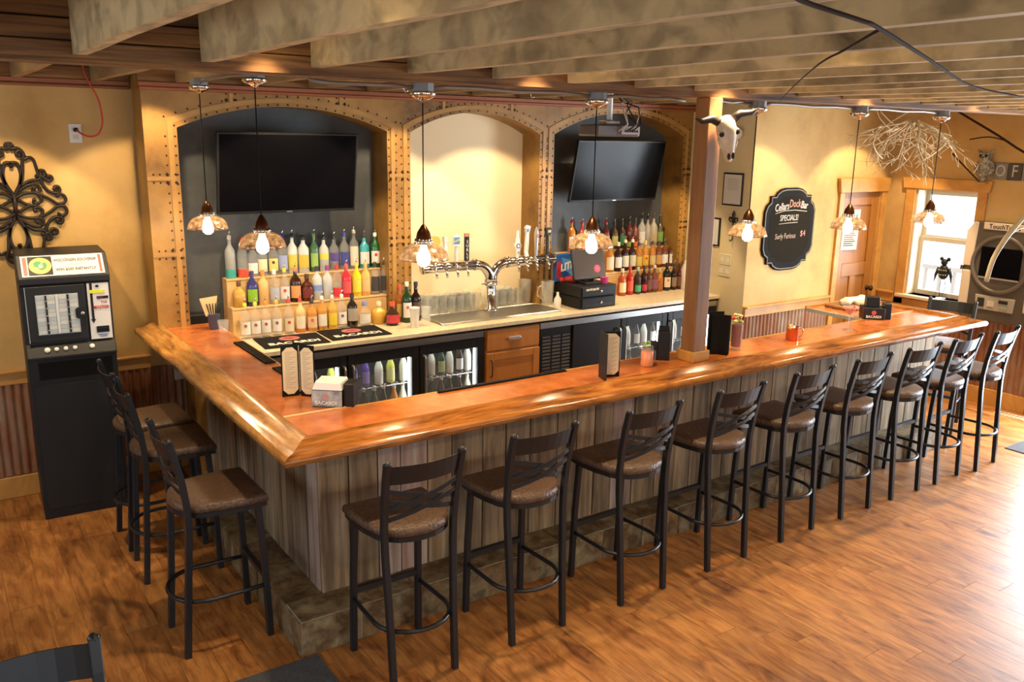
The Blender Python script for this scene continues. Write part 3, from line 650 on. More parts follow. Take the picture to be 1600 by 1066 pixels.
MB().box(.156, .206, .004, .006, 1.158, 1.163).box(.162, .200, .004, .006, 1.148, 1.153).build('blue_print', col((.10,.16,.36)), pn)
BS = Matrix.Translation((0, -.008, 1.095)) @ Matrix.Rotation(math.atan2(.07, .055), 4, 'X')
for u, rr in ((-.135, .017), (-.085, .013), (-.035, .013), (.015, .013), (.11, .015)):
    MB().lathe([(rr, 0), (rr, .006), (rr*.7, .010), (.001, .011)], n=14).xf(BS @ Matrix.Translation((u, 0, .001))).build('button', col((.75,.74,.66), .3), mc)
# ================================================================== BACK BAR
HC = .975
bc = thing('back_counter', 'long beige laminate back counter below the arched wall', 'counter', (0, 0, 0))
MB().box(.502, 4.955, 2.22, 2.699, HC-.032, HC).box(.502, 1.812, 2.699, 2.945, HC-.032, HC).box(2.008, 3.202, 2.699, 2.945, HC-.032, HC).box(3.355, 4.847, 2.699, 2.945, HC-.032, HC).build('worktop', MT['counter'], bc, bevel=.003)
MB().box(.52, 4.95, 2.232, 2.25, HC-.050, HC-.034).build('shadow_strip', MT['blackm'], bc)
def interior(parent, x0, x1, z0, z1, yb=2.66):
    MB().box(x0, x1, yb, yb+.01, z0, z1).box(x0, x0+.008, 2.275, yb, z0, z1).box(x1-.008, x1, 2.275, yb, z0, z1).box(x0, x1, 2.275, yb, z0, z0+.008).box(x0, x1, 2.275, yb, z1-.008, z1).build('liner', MT['liner'], parent)
def wire_shelf(parent, x0, x1, z):
    m = MB().tube([(x0, 2.29, z), (x1, 2.29, z)], .004, 6).tube([(x0, 2.62, z), (x1, 2.62, z)], .004, 6)
    k = int((x1-x0)/.045)
    for i in range(k+1): xx = x0+(x1-x0)*i/k; m.tube([(xx, 2.285, z+.003), (xx, 2.63, z+.003)], .0022, 4)
    m.build('wire_shelf', MT['chrome'], parent)
def glass_door(parent, x0, x1, hinge):
    d = MB().box(x0+.004, x0+.062, 2.235, 2.27, .10, .872).box(x1-.062, x1-.004, 2.235, 2.27, .10, .872).box(x0+.062, x1-.062, 2.235, 2.27, .80, .872).box(x0+.062, x1-.062, 2.235, 2.27, .10, .17).build('door', MT['blackp'], parent, bevel=.003)
    MB().box(x0+.062, x1-.062, 2.25, 2.254, .17, .80).build('pane', MT['cpane'], d)
    xh = x0+.032 if hinge == 'R' else x1-.032
    MB().tube([(xh, 2.235, .795), (xh, 2.205, .795), (xh, 2.20, .78), (xh, 2.20, .50), (xh, 2.205, .485), (xh, 2.235, .485)], 0, sq=(.008, .005), up=(1, 0, 0)).build('handle', MT['alu'], d)
    return d
XA = (.69, 1.255, 1.82, 2.385)
c1 = thing('bottle_cooler', 'three-door glass-front bottle cooler below the left half of the back counter', 'cooler')
MB().box(.66, 2.385, 2.245, 2.275, .872, .925).build('steel_fascia', MT['steel'], c1, bevel=.003)
MB().box(.66, 2.385, 2.275, 2.68, .872, .90).box(.66, 2.385, 2.275, 2.68, .03, .10).box(.66, .69, 2.275, 2.68, .10, .872).box(2.375, 2.385, 2.275, 2.68, .10, .872).box(.66, 2.385, 2.67, 2.68, .10, .872).build('case', MT['blackp'], c1)
c2 = thing('bottle_cooler', 'black cooler with vent grille and glass doors below the right half of the back counter', 'cooler')
MB().box(2.92, 4.95, 2.245, 2.275, .872, .925).build('steel_fascia', MT['steel'], c2, bevel=.003)
MB().box(2.92, 4.95, 2.275, 2.68, .872, .90).box(2.92, 4.95, 2.275, 2.68, .03, .10).box(2.92, 3.76, 2.275, 2.68, .10, .872).box(4.94, 4.95, 2.275, 2.68, .10, .872).box(2.92, 4.95, 2.67, 2.68, .10, .872).build('case', MT['blackp'], c2)
for i in range(3):
    interior(c1, XA[i]+.02, XA[i+1]-.02, .11, .865)
    wire_shelf(c1, XA[i]+.05, XA[i+1]-.05, .595)
    glass_door(c1, XA[i], XA[i+1], 'LRR'[i] if i else 'L')
    MB().box(XA[i+1]-.072, XA[i+1]-.063, 2.272, 2.285, .16, .82).build('light_strip', MT['led'], c1)
    MB().box(XA[i]+.08, XA[i+1]-.08, 2.272, 2.284, .845, .858).build('light_strip', MT['led'], c1)
for a, b_ in ((3.77, 4.315), (4.32, 4.94)):
    interior(c2, a+.02, b_-.02, .11, .865); wire_shelf(c2, a+.05, b_-.05, .58); glass_door(c2, a, b_, 'R')
    MB().box(b_-.072, b_-.063, 2.272, 2.285, .16, .82).build('light_strip', MT['led'], c2)
    MB().box(a+.08, b_-.08, 2.272, 2.284, .845, .858).build('light_strip', MT['led'], c2)
g = MB().box(2.925, 3.245, 2.25, 2.275, .10, .87).build('grille_panel', MT['blackp'], c2)
for cx in (2.985, 3.085, 3.185):
    for k in range(18): MB().box(cx-.04, cx+.04, 2.244, 2.25, .30+k*.029, .314+k*.029).build('louvre', col((.09,.085,.08), .4), g)
MB().box(3.10, 3.15, 2.243, 2.25, .27, .29).build('rating_plate', MT['white'], g)
sd = MB().box(3.25, 3.765, 2.235, 2.27, .10, .872).build('solid_door', MT['blackp'], c2, bevel=.003)
MB().tube([(3.735, 2.235, .795), (3.735, 2.205, .795), (3.735, 2.20, .78), (3.735, 2.20, .50), (3.735, 2.205, .485), (3.735, 2.235, .485)], 0, sq=(.008, .005), up=(1, 0, 0)).build('handle', MT['alu'], sd)
# maple cabinet between the coolers
kb = thing('base_cabinet', 'reddish maple base cabinet with one drawer between the two coolers', 'cabinet')
MB().box(2.395, 2.91, 2.25, 2.68, .08, HC-.05).build('carcass', MT['cabinet'], kb)
dw = MB().box(2.405, 2.90, 2.228, 2.25, .755, .915).build('drawer', MT['cabinet'], kb, bevel=.005, seg=2)
MB().prism([(-.06, -.012), (.06, -.012), (.058, .008), (.045, .016), (-.045, .016), (-.058, .008)], 2.205, 2.228, 'y').xf(Matrix.Translation((2.652, 0, .84))).build('cup_pull', MT['alu'], dw, bevel=.004, seg=2)
dd = MB().box(2.405, 2.90, 2.228, 2.25, .10, .74).build('door', MT['cabinet'], kb, bevel=.004)
for a in ((2.405, 2.465, .10, .74), (2.84, 2.90, .10, .74), (2.465, 2.84, .68, .74), (2.465, 2.84, .10, .16)): MB().box(a[0], a[1], 2.220, 2.228, a[2], a[3]).build('stile', MT['cabinet'], dd, bevel=.003)
MB().tube([(2.435, 2.222, .69), (2.435, 2.198, .675), (2.435, 2.195, .62), (2.435, 2.198, .565), (2.435, 2.222, .55)], .005, 8).build('handle', MT['iron'], dd)
# stepped bottle risers in the outer niches
for (xa, xb), lb in (((.63, 1.812), 'stepped wooden bottle riser in the left niche'), ((3.50, 4.848), 'stepped wooden bottle riser in the right niche')):
    r = thing('bottle_riser', lb, 'shelf')
    MB().box(xa, xb, 2.740, 2.842, 1.165, 1.178).build('lower_tread', MT['shelfw'], r, bevel=.002)
    MB().box(xa, xb, 2.744, 2.756, HC, 1.165).build('lower_front', MT['shelfw'], r, bevel=.002)
    MB().box(xa, xb, 2.838, 2.945, 1.357, 1.370).build('upper_tread', MT['shelfw'], r, bevel=.002)
    MB().box(xa, xb, 2.842, 2.854, 1.178, 1.357).build('upper_front', MT['shelfw'], r, bevel=.002)
    for e in (xa, xb-.012): MB().box(e, e+.012, 2.756, 2.842, HC, 1.165).box(e, e+.012, 2.854, 2.945, HC, 1.357).build('end_panel', MT['shelfw'], r)

# ---- bottles: body (glass or liquid), label, cap or pourer
def bottle(x, y, z, desc, kind='tall', c=(.8,.8,.8), lab=None, cap=(.03,.03,.03), h=None, r=None, spout=True, alpha=None, band=None, cat='bottle', grp=None, sub=True, spot_=None, neckc=None, labz=None):
    R_, H = {'tall': (.037, .235), 'slim': (.031, .25), 'square': (.040, .215), 'squat': (.050, .15), 'round': (.056, .15), 'wine': (.038, .30), 'beer': (.030, .225), 'flask': (.048, .185), 'jug': (.06, .26)}[kind]
    R_ = r or R_; H = h or H
    t = thing('bottle', desc, cat, (x, y, z), 0, grp)
    n = 8 if kind == 'square' else 14
    if kind in ('tall', 'slim', 'square'): P = [(R_*.9, 0), (R_, .006), (R_, H*.62), (R_*.9, H*.70), (R_*.45, H*.80), (R_*.34, H*.84), (R_*.34, H)]
    elif kind == 'wine': P = [(R_*.9, 0), (R_, .006), (R_, H*.60), (R_*.85, H*.68), (R_*.40, H*.76), (R_*.36, H)]
    elif kind == 'beer': P = [(R_*.9, 0), (R_, .006), (R_, H*.55), (R_*.8, H*.66), (R_*.45, H*.80), (R_*.42, H)]
    elif kind == 'round': P = [(R_*.6, 0), (R_*.9, .015), (R_, H*.32), (R_*.85, H*.55), (R_*.40, H*.72), (R_*.32, H*.78), (R_*.32, H)]
    elif kind == 'jug': P = [(R_*.9, 0), (R_, .01), (R_, H*.7), (R_*.6, H*.9), (R_*.4, H)]
    else: P = [(R_*.85, 0), (R_, .008), (R_, H*.55), (R_*.8, H*.68), (R_*.34, H*.78), (R_*.32, H)]
    a = alpha if alpha is not None else (.13 if min(c) > .5 else 1)
    MB().lathe(P, n=n).build('body', col(c, .10, 0, a), t)
    if a < 1 and min(c) > .5 and sub:                                     # what is left in a clear bottle
        MB().lathe([(R_*.93, .004), (R_*.93, H*.5)], n=n).build('contents', col(tuple(q*.8 for q in c), .1, 0, .10), t)
    if band: MB().lathe([(R_*1.012, .004), (R_*1.012, H*.22)], n=n, cap=False).build('band', col(band), t)
    if lab:
        z0, z1 = labz or (.14, .52); vs = []; kk = 7; w_ = .62*PI
        for i in range(kk):
            an = -PI/2-.25-w_/2+w_*i/(kk-1)
            for zz in (H*z0, H*z1): vs.append((R_*1.025*math.cos(an), R_*1.025*math.sin(an), zz))
        lo = MB().add(vs, [(2*i, 2*i+2, 2*i+3, 2*i+1) for i in range(kk-1)], True).build('label', col(lab, .6), t)
        if spot_:
            an = -PI/2-.30; rr = R_*1.04
            MB().lathe([(R_*.30, 0), (R_*.30, .0012)], n=10).xf(Matrix.Translation((rr*math.cos(an), rr*math.sin(an), H*(z0*.3+z1*.7))) @ Matrix.Rotation(an+PI/2, 4, 'Z') @ Matrix.Rotation(PI/2, 4, 'X')).build('emblem', col(spot_, .5), lo)
    if cap:
        rn = P[-1][0]
        if spout:
            MB().lathe([(rn*1.15, -.012), (rn*1.15, .012), (rn*.6, .016)], n=8).build('pourer_collar', col(cap), t).location = (0, 0, H)
            MB().tube([(0, 0, H+.014), (0, 0, H+.030), (.004, -.010, H+.050)], [.005, .0045, .0035], 6).build('pour_spout', MT['chrome'], t)
        else: MB().lathe([(rn*1.2, -.022), (rn*1.2, .010), (rn*.9, .013)], n=8).build('cap', col(cap), t).location = (0, 0, H)
    return t
CL = (.78,.80,.80); FR = (.62,.64,.62); AM = (.42,.16,.025); DK = (.030,.010,.006); GO = (.60,.33,.07); RD = (.45,.03,.02); WH = (.74,.72,.66); GN = (.015,.10,.03)
top = 1.370; mid = 1.178
def row(items, y, z, vpix, place_, grp):
    for it in items:
        u, desc = it[0], it[1]; kw = it[2]
        dy = kw.pop('dy', 0); p = at(u, vpix(u), y=y+dy)
        bottle(p.x, y+dy, z, desc.rstrip(',')+place_, grp=grp, **kw)
rng = lambda u: 430
row([
 (361, 'frosted grey bottle with a teal base band', dict(kind='slim', c=(.42,.44,.42), alpha=.75, band=(.05,.36,.32), cap=(.7,.7,.68), h=.285, r=.036, spot_=None)),
 (380, 'clear bottle with a red cap and red band', dict(c=CL, band=(.55,.07,.03), cap=(.62,.06,.04), spout=False, h=.27)),
 (396, 'clear bottle with a torn white label', dict(c=CL, lab=WH, labz=(.1,.42))),
 (411, 'clear bottle with a tall cream label', dict(c=CL, lab=(.72,.62,.40))),
 (428, 'clear bottle with a yellow-edged label', dict(c=CL, lab=(.70,.58,.16), spot_=(.06,.05,.04))),
 (443, 'clear bottle with blue neck and pale blue label', dict(c=CL, lab=(.28,.33,.55), cap=(.03,.06,.42), h=.27)),
 (458, 'frosted bottle with yellow pear print', dict(c=FR, alpha=.8, lab=(.55,.47,.06), h=.275)),
 (475, 'frosted bottle with striped black stopper and yellow base', dict(c=FR, alpha=.8, lab=(.58,.42,.05), cap=(.02,.02,.02), spout=False, r=.042, h=.262)),
 (492, 'green-tinted bottle with a lime cap', dict(kind='slim', c=(.05,.13,.06), lab=(.28,.45,.10), cap=(.25,.45,.08), h=.272)),
 (507, 'frosted bottle with a bright yellow label', dict(c=FR, alpha=.8, lab=(.66,.60,.08), labz=(.36,.55), h=.245)),
 (523, 'clear bottle with a violet grape label', dict(c=CL, lab=(.09,.06,.25), labz=(.3,.55), h=.245)),
 (539, 'clear bottle with blue collar and navy label', dict(c=CL, lab=(.05,.06,.28), cap=(.05,.09,.48), h=.262)),
 (554, 'clear bottle with a broad ivory label and pale neck', dict(c=CL, lab=(.68,.62,.50), cap=(.66,.62,.55), labz=(.1,.62), h=.282, r=.036)),
 (570, 'aqua blue bottle with a white label', dict(kind='square', c=(.05,.36,.42), lab=WH, h=.245)),
 (587, 'dark green bottle with red seal and white label', dict(c=GN, lab=WH, cap=(.7,.7,.66), spot_=(.6,.03,.03), h=.25, r=.04)),
], 2.892, top, rng, ', top tier of left riser', 'spirits in the left niche')
row([
 (372, 'amber bottle with a domed brown top', dict(kind='squat', c=GO, cap=(.10,.045,.02), spout=False, h=.17, r=.044)),
 (393, 'purple-blue bottle with a lime green figure label', dict(c=(.035,.035,.16), lab=(.22,.45,.02), cap=(.05,.02,.10), spout=False, r=.039)),
 (410, 'peach liqueur bottle with an orange cap', dict(c=(.70,.42,.16), cap=(.65,.20,.05), spout=False, r=.038)),
 (428, 'clear silver-labelled bottle with a white cap', dict(c=CL, lab=(.40,.42,.48), cap=WH, spout=False)),
 (444, 'clear bottle with red and white label and yellow cap', dict(c=CL, lab=(.70,.62,.58), cap=(.60,.48,.03), spot_=(.55,.05,.03))),
 (461, 'dark rum bottle with an orange label', dict(c=DK, lab=(.66,.30,.10), cap=(.60,.18,.10), r=.040)),
 (479, 'dark brown flagon with a slender neck', dict(kind='flask', c=(.07,.016,.008), lab=(.16,.02,.015), cap=(.05,.02,.01), spout=False, r=.045)),
 (495, 'frosted bottle with a blue oval and dark cap', dict(c=FR, alpha=.8, lab=(.18,.28,.55), cap=(.03,.02,.05), spout=False, labz=(.3,.48))),
 (511, 'frosted bottle with a magenta cap', dict(c=FR, alpha=.8, cap=(.30,.04,.26), spout=False)),
 (526, 'clear bottle with red lower label and red cap', dict(c=CL, lab=(.60,.03,.04), cap=(.62,.04,.06), spout=False, labz=(.05,.34))),
 (541, 'raspberry red bottle with a red cap', dict(c=(.58,.03,.05), lab=(.66,.08,.09), cap=(.62,.10,.12))),
 (557, 'lemon yellow bottle with a yellow cap', dict(c=(.72,.56,.02), lab=(.74,.62,.06), cap=(.66,.52,.05))),
 (571, 'peach bottle with a pale orange cap', dict(c=(.74,.40,.12), lab=(.72,.46,.20), cap=(.62,.36,.16))),
 (586, 'clear bottle with black label, left of its twin,', dict(c=CL, lab=(.045,.043,.04), cap=(.04,.04,.045), spout=False, labz=(.12,.6))),
 (600, 'clear bottle with black label, right of its twin,', dict(c=CL, lab=(.035,.034,.034), cap=(.03,.03,.03), labz=(.12,.6))),
], 2.790, mid, rng, ', lower tier of left riser', 'spirits in the left niche')
row([
 (384, 'white rum bottle with a yellow pourer, first from the left', dict(c=CL, lab=WH, spot_=(.35,.08,.06), cap=(.62,.58,.04))),
 (400, 'white rum bottle with a yellow pourer, second from the left', dict(c=CL, lab=WH, spot_=(.35,.08,.06), cap=(.64,.56,.05))),
 (416, 'white rum bottle with an orange pourer', dict(c=CL, lab=WH, spot_=(.35,.08,.06), cap=(.62,.25,.04))),
 (433, 'white rum bottle with an amber pourer', dict(c=CL, lab=WH, spot_=(.35,.08,.06), cap=(.58,.38,.06))),
 (452, 'clear bottle with a narrow red-marked label', dict(c=CL, lab=(.70,.60,.40), spot_=(.52,.05,.03), cap=(.50,.05,.05), labz=(.1,.5))),
 (470, 'pale gold bottle with a white label above an orange base', dict(c=(.70,.50,.22), lab=(.74,.68,.52), band=(.55,.16,.03), cap=(.50,.05,.04))),
 (488, 'amber bottle with an orange picture label and black header', dict(kind='square', c=(.55,.24,.05), lab=(.70,.48,.28), spot_=(.60,.16,.05), cap=(.02,.02,.02))),
 (504, 'gold tequila bottle with a white oval label', dict(c=(.56,.26,.05), lab=(.72,.68,.56), cap=(.65,.64,.60))),
 (520, 'gold bottle with a yellow label', dict(c=(.62,.36,.08), lab=(.72,.55,.03), cap=(.60,.58,.52))),
 (535, 'clear bottle with a white label and blue seal', dict(c=CL, lab=WH, spot_=(.10,.10,.25), cap=(.66,.65,.62))),
 (551, 'matte black bottle with a silver diamond label', dict(kind='square', c=(.020,.016,.012), lab=(.36,.32,.26), labz=(.2,.6), cap=(.02,.02,.02), spout=False, h=.235, r=.042)),
 (570, 'squat clear bottle with a blue stopper and round label', dict(kind='squat', c=CL, lab=WH, cap=(.16,.25,.50), spout=False, h=.17)),
 (592, 'squat gold decanter bottle', dict(kind='squat', c=(.66,.38,.06), cap=(.62,.55,.40), spout=False, h=.155, r=.055)),
], 2.672, HC, lambda u: 512, ', counter before left riser', 'spirits in the left niche')
row([
 (613, 'round dark bottle with a red cap and red label', dict(dy=-.03, kind='round', c=(.05,.025,.012), lab=(.50,.04,.05), cap=(.60,.07,.02), spout=False, h=.165, r=.058)),
 (625, 'amber bottle with a red neck standing behind the wine', dict(dy=.062, kind='slim', h=.27,  c=(.30,.10,.02), lab=(.55,.35,.08), cap=(.60,.06,.03), spout=False)),
 (636, 'dark green wine bottle with a white and red label', dict(kind='wine', c=(.012,.045,.018), lab=(.72,.66,.64), spot_=(.55,.12,.12), cap=(.62,.60,.45), spout=False)),
 (650, 'dark wine bottle with a brown label and black capsule', dict(dy=.02, kind='wine', c=(.018,.008,.008), lab=(.10,.05,.035), cap=(.02,.015,.015), spout=False, h=.29)),
], 2.60, HC, lambda u: 502, ', left of the drip tray', 'wine beside the taps')
row([
 (891, 'amber bottle with a red neck and white label', dict(c=AM, lab=WH, cap=(.50,.05,.03), h=.27)),
 (907, 'whiskey bottle with a scarlet neck', dict(c=(.35,.05,.03), cap=(.60,.04,.03), h=.25)),
 (944, 'dark bottle with a red collar', dict(c=(.10,.02,.015), lab=(.35,.20,.12), cap=(.45,.03,.03), h=.25)),
 (957, 'dark bottle with an olive label', dict(c=(.05,.03,.012), lab=(.45,.40,.12))),
 (969, 'dark bottle with a deep green label', dict(c=(.04,.02,.01), lab=(.04,.16,.07))),
 (980, 'dark red bottle with a lime lower label', dict(c=(.10,.02,.012), lab=(.25,.35,.06), labz=(.05,.25), h=.25)),
 (989, 'brown bottle with an orange-red base label', dict(c=(.14,.035,.015), lab=(.60,.14,.05), labz=(.05,.25))),
 (999, 'clear bottle with a silver upright stripe', dict(c=(.55,.54,.50), alpha=.6, lab=(.62,.60,.55), h=.28)),
 (1008, 'slender clear bottle with a dark base', dict(kind='slim', c=(.52,.48,.40), alpha=.6, h=.27)),
 (1017, 'clear bottle with tan shoulder label', dict(c=(.55,.50,.38), alpha=.6, lab=(.40,.30,.16), h=.275, r=.040)),
 (1027, 'dark bottle with a leaf green label', dict(c=(.05,.04,.015), lab=(.16,.28,.05), h=.262)),
 (1038, 'black bottle with a cream yellow label', dict(c=(.02,.014,.01), lab=(.68,.55,.22), h=.272, r=.042)),
], 2.892, top, rng, ', top tier of right riser', 'spirits in the right niche')
row([
 (951, 'amber bottle with an arched ivory label', dict(c=AM, lab=(.70,.56,.38), r=.044, labz=(.1,.6), cap=(.3,.2,.1), spout=False)),
 (964, 'dark bottle with a square white label', dict(kind='wine', c=DK, lab=WH, r=.040, cap=(.70,.62,.45), h=.255, spout=False)),
 (975, 'dark bottle with a tall white label and cream cap', dict(kind='wine', c=DK, lab=(.72,.68,.55), cap=(.66,.60,.40), h=.27)),
 (986, 'dark bottle with a pale lime label', dict(kind='wine', c=(.035,.012,.008), lab=(.62,.60,.42), cap=(.70,.68,.6), h=.27)),
 (996, 'amber bottle with a yellow and black label', dict(c=AM, lab=(.66,.50,.12))),
 (1006, 'gold whiskey bottle with yellow and red label', dict(c=(.48,.22,.04), lab=(.70,.42,.05), spot_=(.45,.06,.04), cap=(.62,.45,.15), spout=False, h=.25)),
 (1017, 'amber bottle with a gold arched label', dict(c=AM, lab=(.60,.46,.20))),
 (1027, 'brown bottle with a tan label', dict(c=(.16,.05,.015), lab=(.55,.30,.10))),
 (1036, 'brown bottle with a plain white label', dict(c=(.14,.04,.015), lab=WH)),
 (1047, 'brown bottle with a white and black crest label', dict(c=(.12,.035,.015), lab=(.74,.70,.62), spot_=(.05,.04,.04))),
], 2.790, mid, rng, ', lower tier of right riser', 'spirits in the right niche')
row([
 (971, 'amber bottle with a cream label', dict(c=(.36,.07,.02), lab=(.70,.58,.34), r=.040, cap=(.65,.55,.35), spout=False)),
 (983, 'red liqueur bottle with an orange-red label', dict(r=.034, c=(.42,.03,.02), lab=(.66,.10,.04), cap=(.55,.04,.03), spout=False, h=.25)),
 (995, 'dark bottle with a mint green label', dict(c=(.05,.03,.02), lab=(.06,.38,.20), labz=(.1,.36), cap=(.35,.40,.35), spout=False, r=.036)),
 (1005, 'dark bottle with a crimson label', dict(r=.033, c=(.04,.01,.01), lab=(.50,.03,.05), labz=(.1,.34), spout=False, h=.245)),
 (1013, 'brown bottle with pale lettering band', dict(r=.031, c=(.12,.04,.02), lab=(.18,.08,.06))),
 (1021, 'brown bottle with a mauve label', dict(c=(.16,.06,.03), lab=(.26,.10,.16), cap=(.6,.55,.5))),
 (1029, 'amber cordial bottle', dict(c=(.40,.14,.03), lab=(.36,.11,.03), labz=(.1,.3), cap=(.5,.4,.2), spout=False, h=.2)),
 (1040, 'black square bottle with orange and white label', dict(kind='square', c=(.010,.012,.008), lab=(.70,.62,.48), spot_=(.62,.16,.03), cap=(.02,.02,.015), spout=False, h=.25, r=.040)),
 (1051, 'dark bottle with a green and red label', dict(c=(.02,.01,.01), lab=(.25,.16,.10), spot_=(.1,.3,.1), r=.033)),
 (1060, 'dark red bottle nearest the white jug', dict(c=(.08,.015,.01), lab=(.16,.06,.04), spout=False, r=.034)),
], 2.66, HC, lambda u: 458, ', counter before right riser', 'spirits in the right niche')
p = at(1071, 452, y=2.62)
bottle(p.x, 2.62, HC, 'white plastic jug beside the timber post on the back counter', kind='jug', c=(.70,.64,.56), alpha=1, cap=(.6,.55,.5), spout=False, cat='jug')

# ---- cooled bottles behind the glass doors
random.seed(5)
BC = [((.10,.05,.30), (.30,.22,.62)), ((.70,.72,.55), (.74,.74,.66)), ((.65,.66,.10), (.72,.74,.30)), ((.03,.012,.006), (.70,.70,.66)), ((.02,.05,.02), (.40,.50,.20)), ((.60,.22,.02), (.66,.68,.70)), ((.03,.015,.01), (.06,.08,.26)), ((.05,.02,.01), (.55,.45,.30))]
PAL = {'m_up': [0, 0, 1, 2, 1], 'm_lo': [4, 6, 4, 3, 5, 1], 'r_up': [3, 1, 4, 1, 3, 1], 'r_lo': [6, 4, 7, 3, 6, 1], 'l_up': [2, 2, 3, 2], 'l_lo': [3, 4, 6, 3], 'x_up': [0, 1, 3, 1, 3], 'x_lo': [3, 3, 7, 4], 'y_up': [4, 1, 3], 'y_lo': [3, 6, 1]}
ordn = ['first', 'second', 'third', 'fourth', 'fifth', 'sixth', 'seventh']
cn = {0: 'purple', 1: 'pale', 2: 'lime yellow', 3: 'dark brown white-labelled', 4: 'green', 5: 'orange', 6: 'dark navy-labelled', 7: 'brown tan-labelled'}
for key, nm, x0, x1, zs, zl in (('l', 'left door of left cooler', .76, 1.18, .603, .345), ('m', 'middle door of left cooler', 1.34, 1.74, .603, .345), ('r', 'right door of left cooler', 1.90, 2.30, .603, .345), ('x', 'first glass door of right cooler', 3.85, 4.24, .588, .33), ('y', 'last glass door of right cooler', 4.40, 4.62, .588, .33)):
    for lev, z in (('up', zs), ('lo', zl)):
        ids = PAL[key+'_'+lev]
        for i, k in enumerate(ids):
            c_, l_ = BC[k]
            bottle(x0+(x1-x0)*i/(len(ids)-1), 2.34+.012*(i % 2), z, '%s bottle, %s from left, %s shelf, %s' % (cn[k], ordn[i], 'upper' if lev == 'up' else 'lower', nm), kind='beer', c=c_, alpha=1, lab=l_, cap=(.45,.42,.38), spout=False, grp='chilled bottles in the coolers', h=.215 if lev == 'up' else .235, r=.032, labz=(.1,.5))
    wire_shelf(c1 if x0 < 2.5 else c2, x0-.04, x1+.04, zl-.008)

# ---- televisions
def tv(x0, x1, z0, z1, yb, yt, lb):
    cx, cz = (x0+x1)/2, (z0+z1)/2; Hh = (z1-z0)/2; tl = math.atan2(yb-yt, z1-z0)
    t = thing('television', lb, 'television', (cx, (yb+yt)/2, cz))
    t.rotation_euler = (tl, 0, 0)
    w = (x1-x0)/2
    MB().box(-w, w, 0, .035, -Hh, Hh).box(-w*.7, w*.7, .035, .06, -Hh*.7, Hh*.6).build('casing', MT['blackp'], t, bevel=.003)
    MB().box(-w+.012, w-.012, -.0015, 0, -Hh+.02, Hh-.012).build('screen', MT['screen'], t)
    MB().box(-.02, .02, -.003, -.001, -Hh+.006, -Hh+.012).build('badge', MT['alu'], t)
    return t
t1 = tv(.565, 1.555, 1.825, 2.375, 2.72, 2.63, 'large black television tilted down in the left niche')
t2 = tv(3.545, 4.55, 1.82, 2.355, 2.72, 2.61, 'black television reflecting the room in the right niche')
for x, lb in ((1.06, 'black wall mount behind the left television'), (4.05, 'black wall mount behind the right television')):
    m_ = thing('tv_mount', lb, 'mount', (x, 2.95, 2.05)); MB().box(-.12, .12, -.02, 0, -.15, .15).build('wall_plate', MT['blackm'], m_); MB().box(-.03, .03, -.15, -.02, -.04, .04).build('arm', MT['blackm'], m_)
# ================================================================== BEER TOWER AND GLASSES
TX, TY = 2.70, 2.645; ZA = 1.372
tw = thing('beer_tower', 'polished Y-shaped beer tap tower with eight faucets', 'tap tower', (0, 0, 0))
MB().lathe([(.062, .0), (.062, .012), (.042, .018), (.042, .20)], (TX, TY, HC+.012), 20).build('column', MT['chrome'], tw)
MB().lathe([(.050, 0), (.054, .006), (.054, .022), (.048, .028)], (TX, TY, HC+.215), 20).build('collar', MT['chrome'], tw)
for s in (-1, 1): MB().tube([(TX+s*.05, TY, HC+.23), (TX+s*.085, TY, HC+.23)], .007, 8).build('wing_bolt', MT['chrome'], tw)
for s in (-1, 1):
    P = [(TX+s*.012, TY, HC+.24)]
    for i in range(9): a = PI/2*i/8; P.append((TX+s*(.15-.138*math.cos(a)), TY, 1.25+.118*math.sin(a)))
    MB().tube(P, .042, 16).build('bend', MT['chrome'], tw)
    e = TX+s*.62 if s < 0 else TX+.62
    MB().tube([(TX+s*.15, TY, ZA-.004), (e, TY, ZA)], .042, 18).build('arm', MT['chrome'], tw)
    MB().tube([(e, TY, ZA), (e+s*.012, TY, ZA)], .047, 18).build('end_cap', MT['chrome'], tw)
    MB().tube([(TX+s*.15, TY, ZA), (TX+s*.162, TY, ZA)], .050, 18).build('flange', MT['chrome'], tw)
def faucet(u):
    x = at(u, 415, y=TY-.06).x
    f = MB().tube([(x, TY-.04, ZA), (x, TY-.075, ZA), (x, TY-.09, ZA-.02), (x, TY-.10, ZA-.075)], [.013, .013, .011, .008], 8).tube([(x, TY-.07, ZA), (x, TY-.07, ZA+.045)], .010, 8).build('faucet', MT['chrome'], tw)
    return x, TY-.07, ZA+.045, f
def hand(u, parts):
    x, y, z, f = faucet(u)
    for nm, mb, mt in parts: mb.xf(Matrix.Translation((x, y, z))); mb.build(nm, mt, f)
Wm = MT['white']
hand(679, [('tap_handle', MB().lathe([(.010, 0), (.012, .10), (.006, .13)], n=10), MT['blackp']), ('badge', MB().lathe([(.042, -.008), (.042, .008)], n=20).xf(Matrix.Translation((0, 0, .165)) @ Matrix.Rotation(PI/2, 4, 'X')), col((.70,.42,.06)))])
hand(695, [('tap_handle', MB().box(-.013, .013, -.011, .011, 0, .16), Wm), ('badge', MB().box(-.017, .017, -.015, .015, .16, .20), col((.74,.66,.60)))])
hand(712, [('tap_handle', MB().lathe([(.012, 0), (.016, .06), (.012, .11), (.020, .125)], n=10), Wm), ('badge', MB().prism([(-.030, .125), (.030, .125), (.030, .195), (0, .215), (-.030, .195)], -.008, .008, 'y'), Wm), ('print', MB().box(-.026, .026, -.0095, -.008, .135, .19), col((.10,.22,.50))), ('print', MB().prism([(-.026, .15), (.026, .165), (.026, .178), (-.026, .160)], -.0105, -.0095, 'y'), col((.45,.50,.12)))])
x, y, z, f = faucet(728)
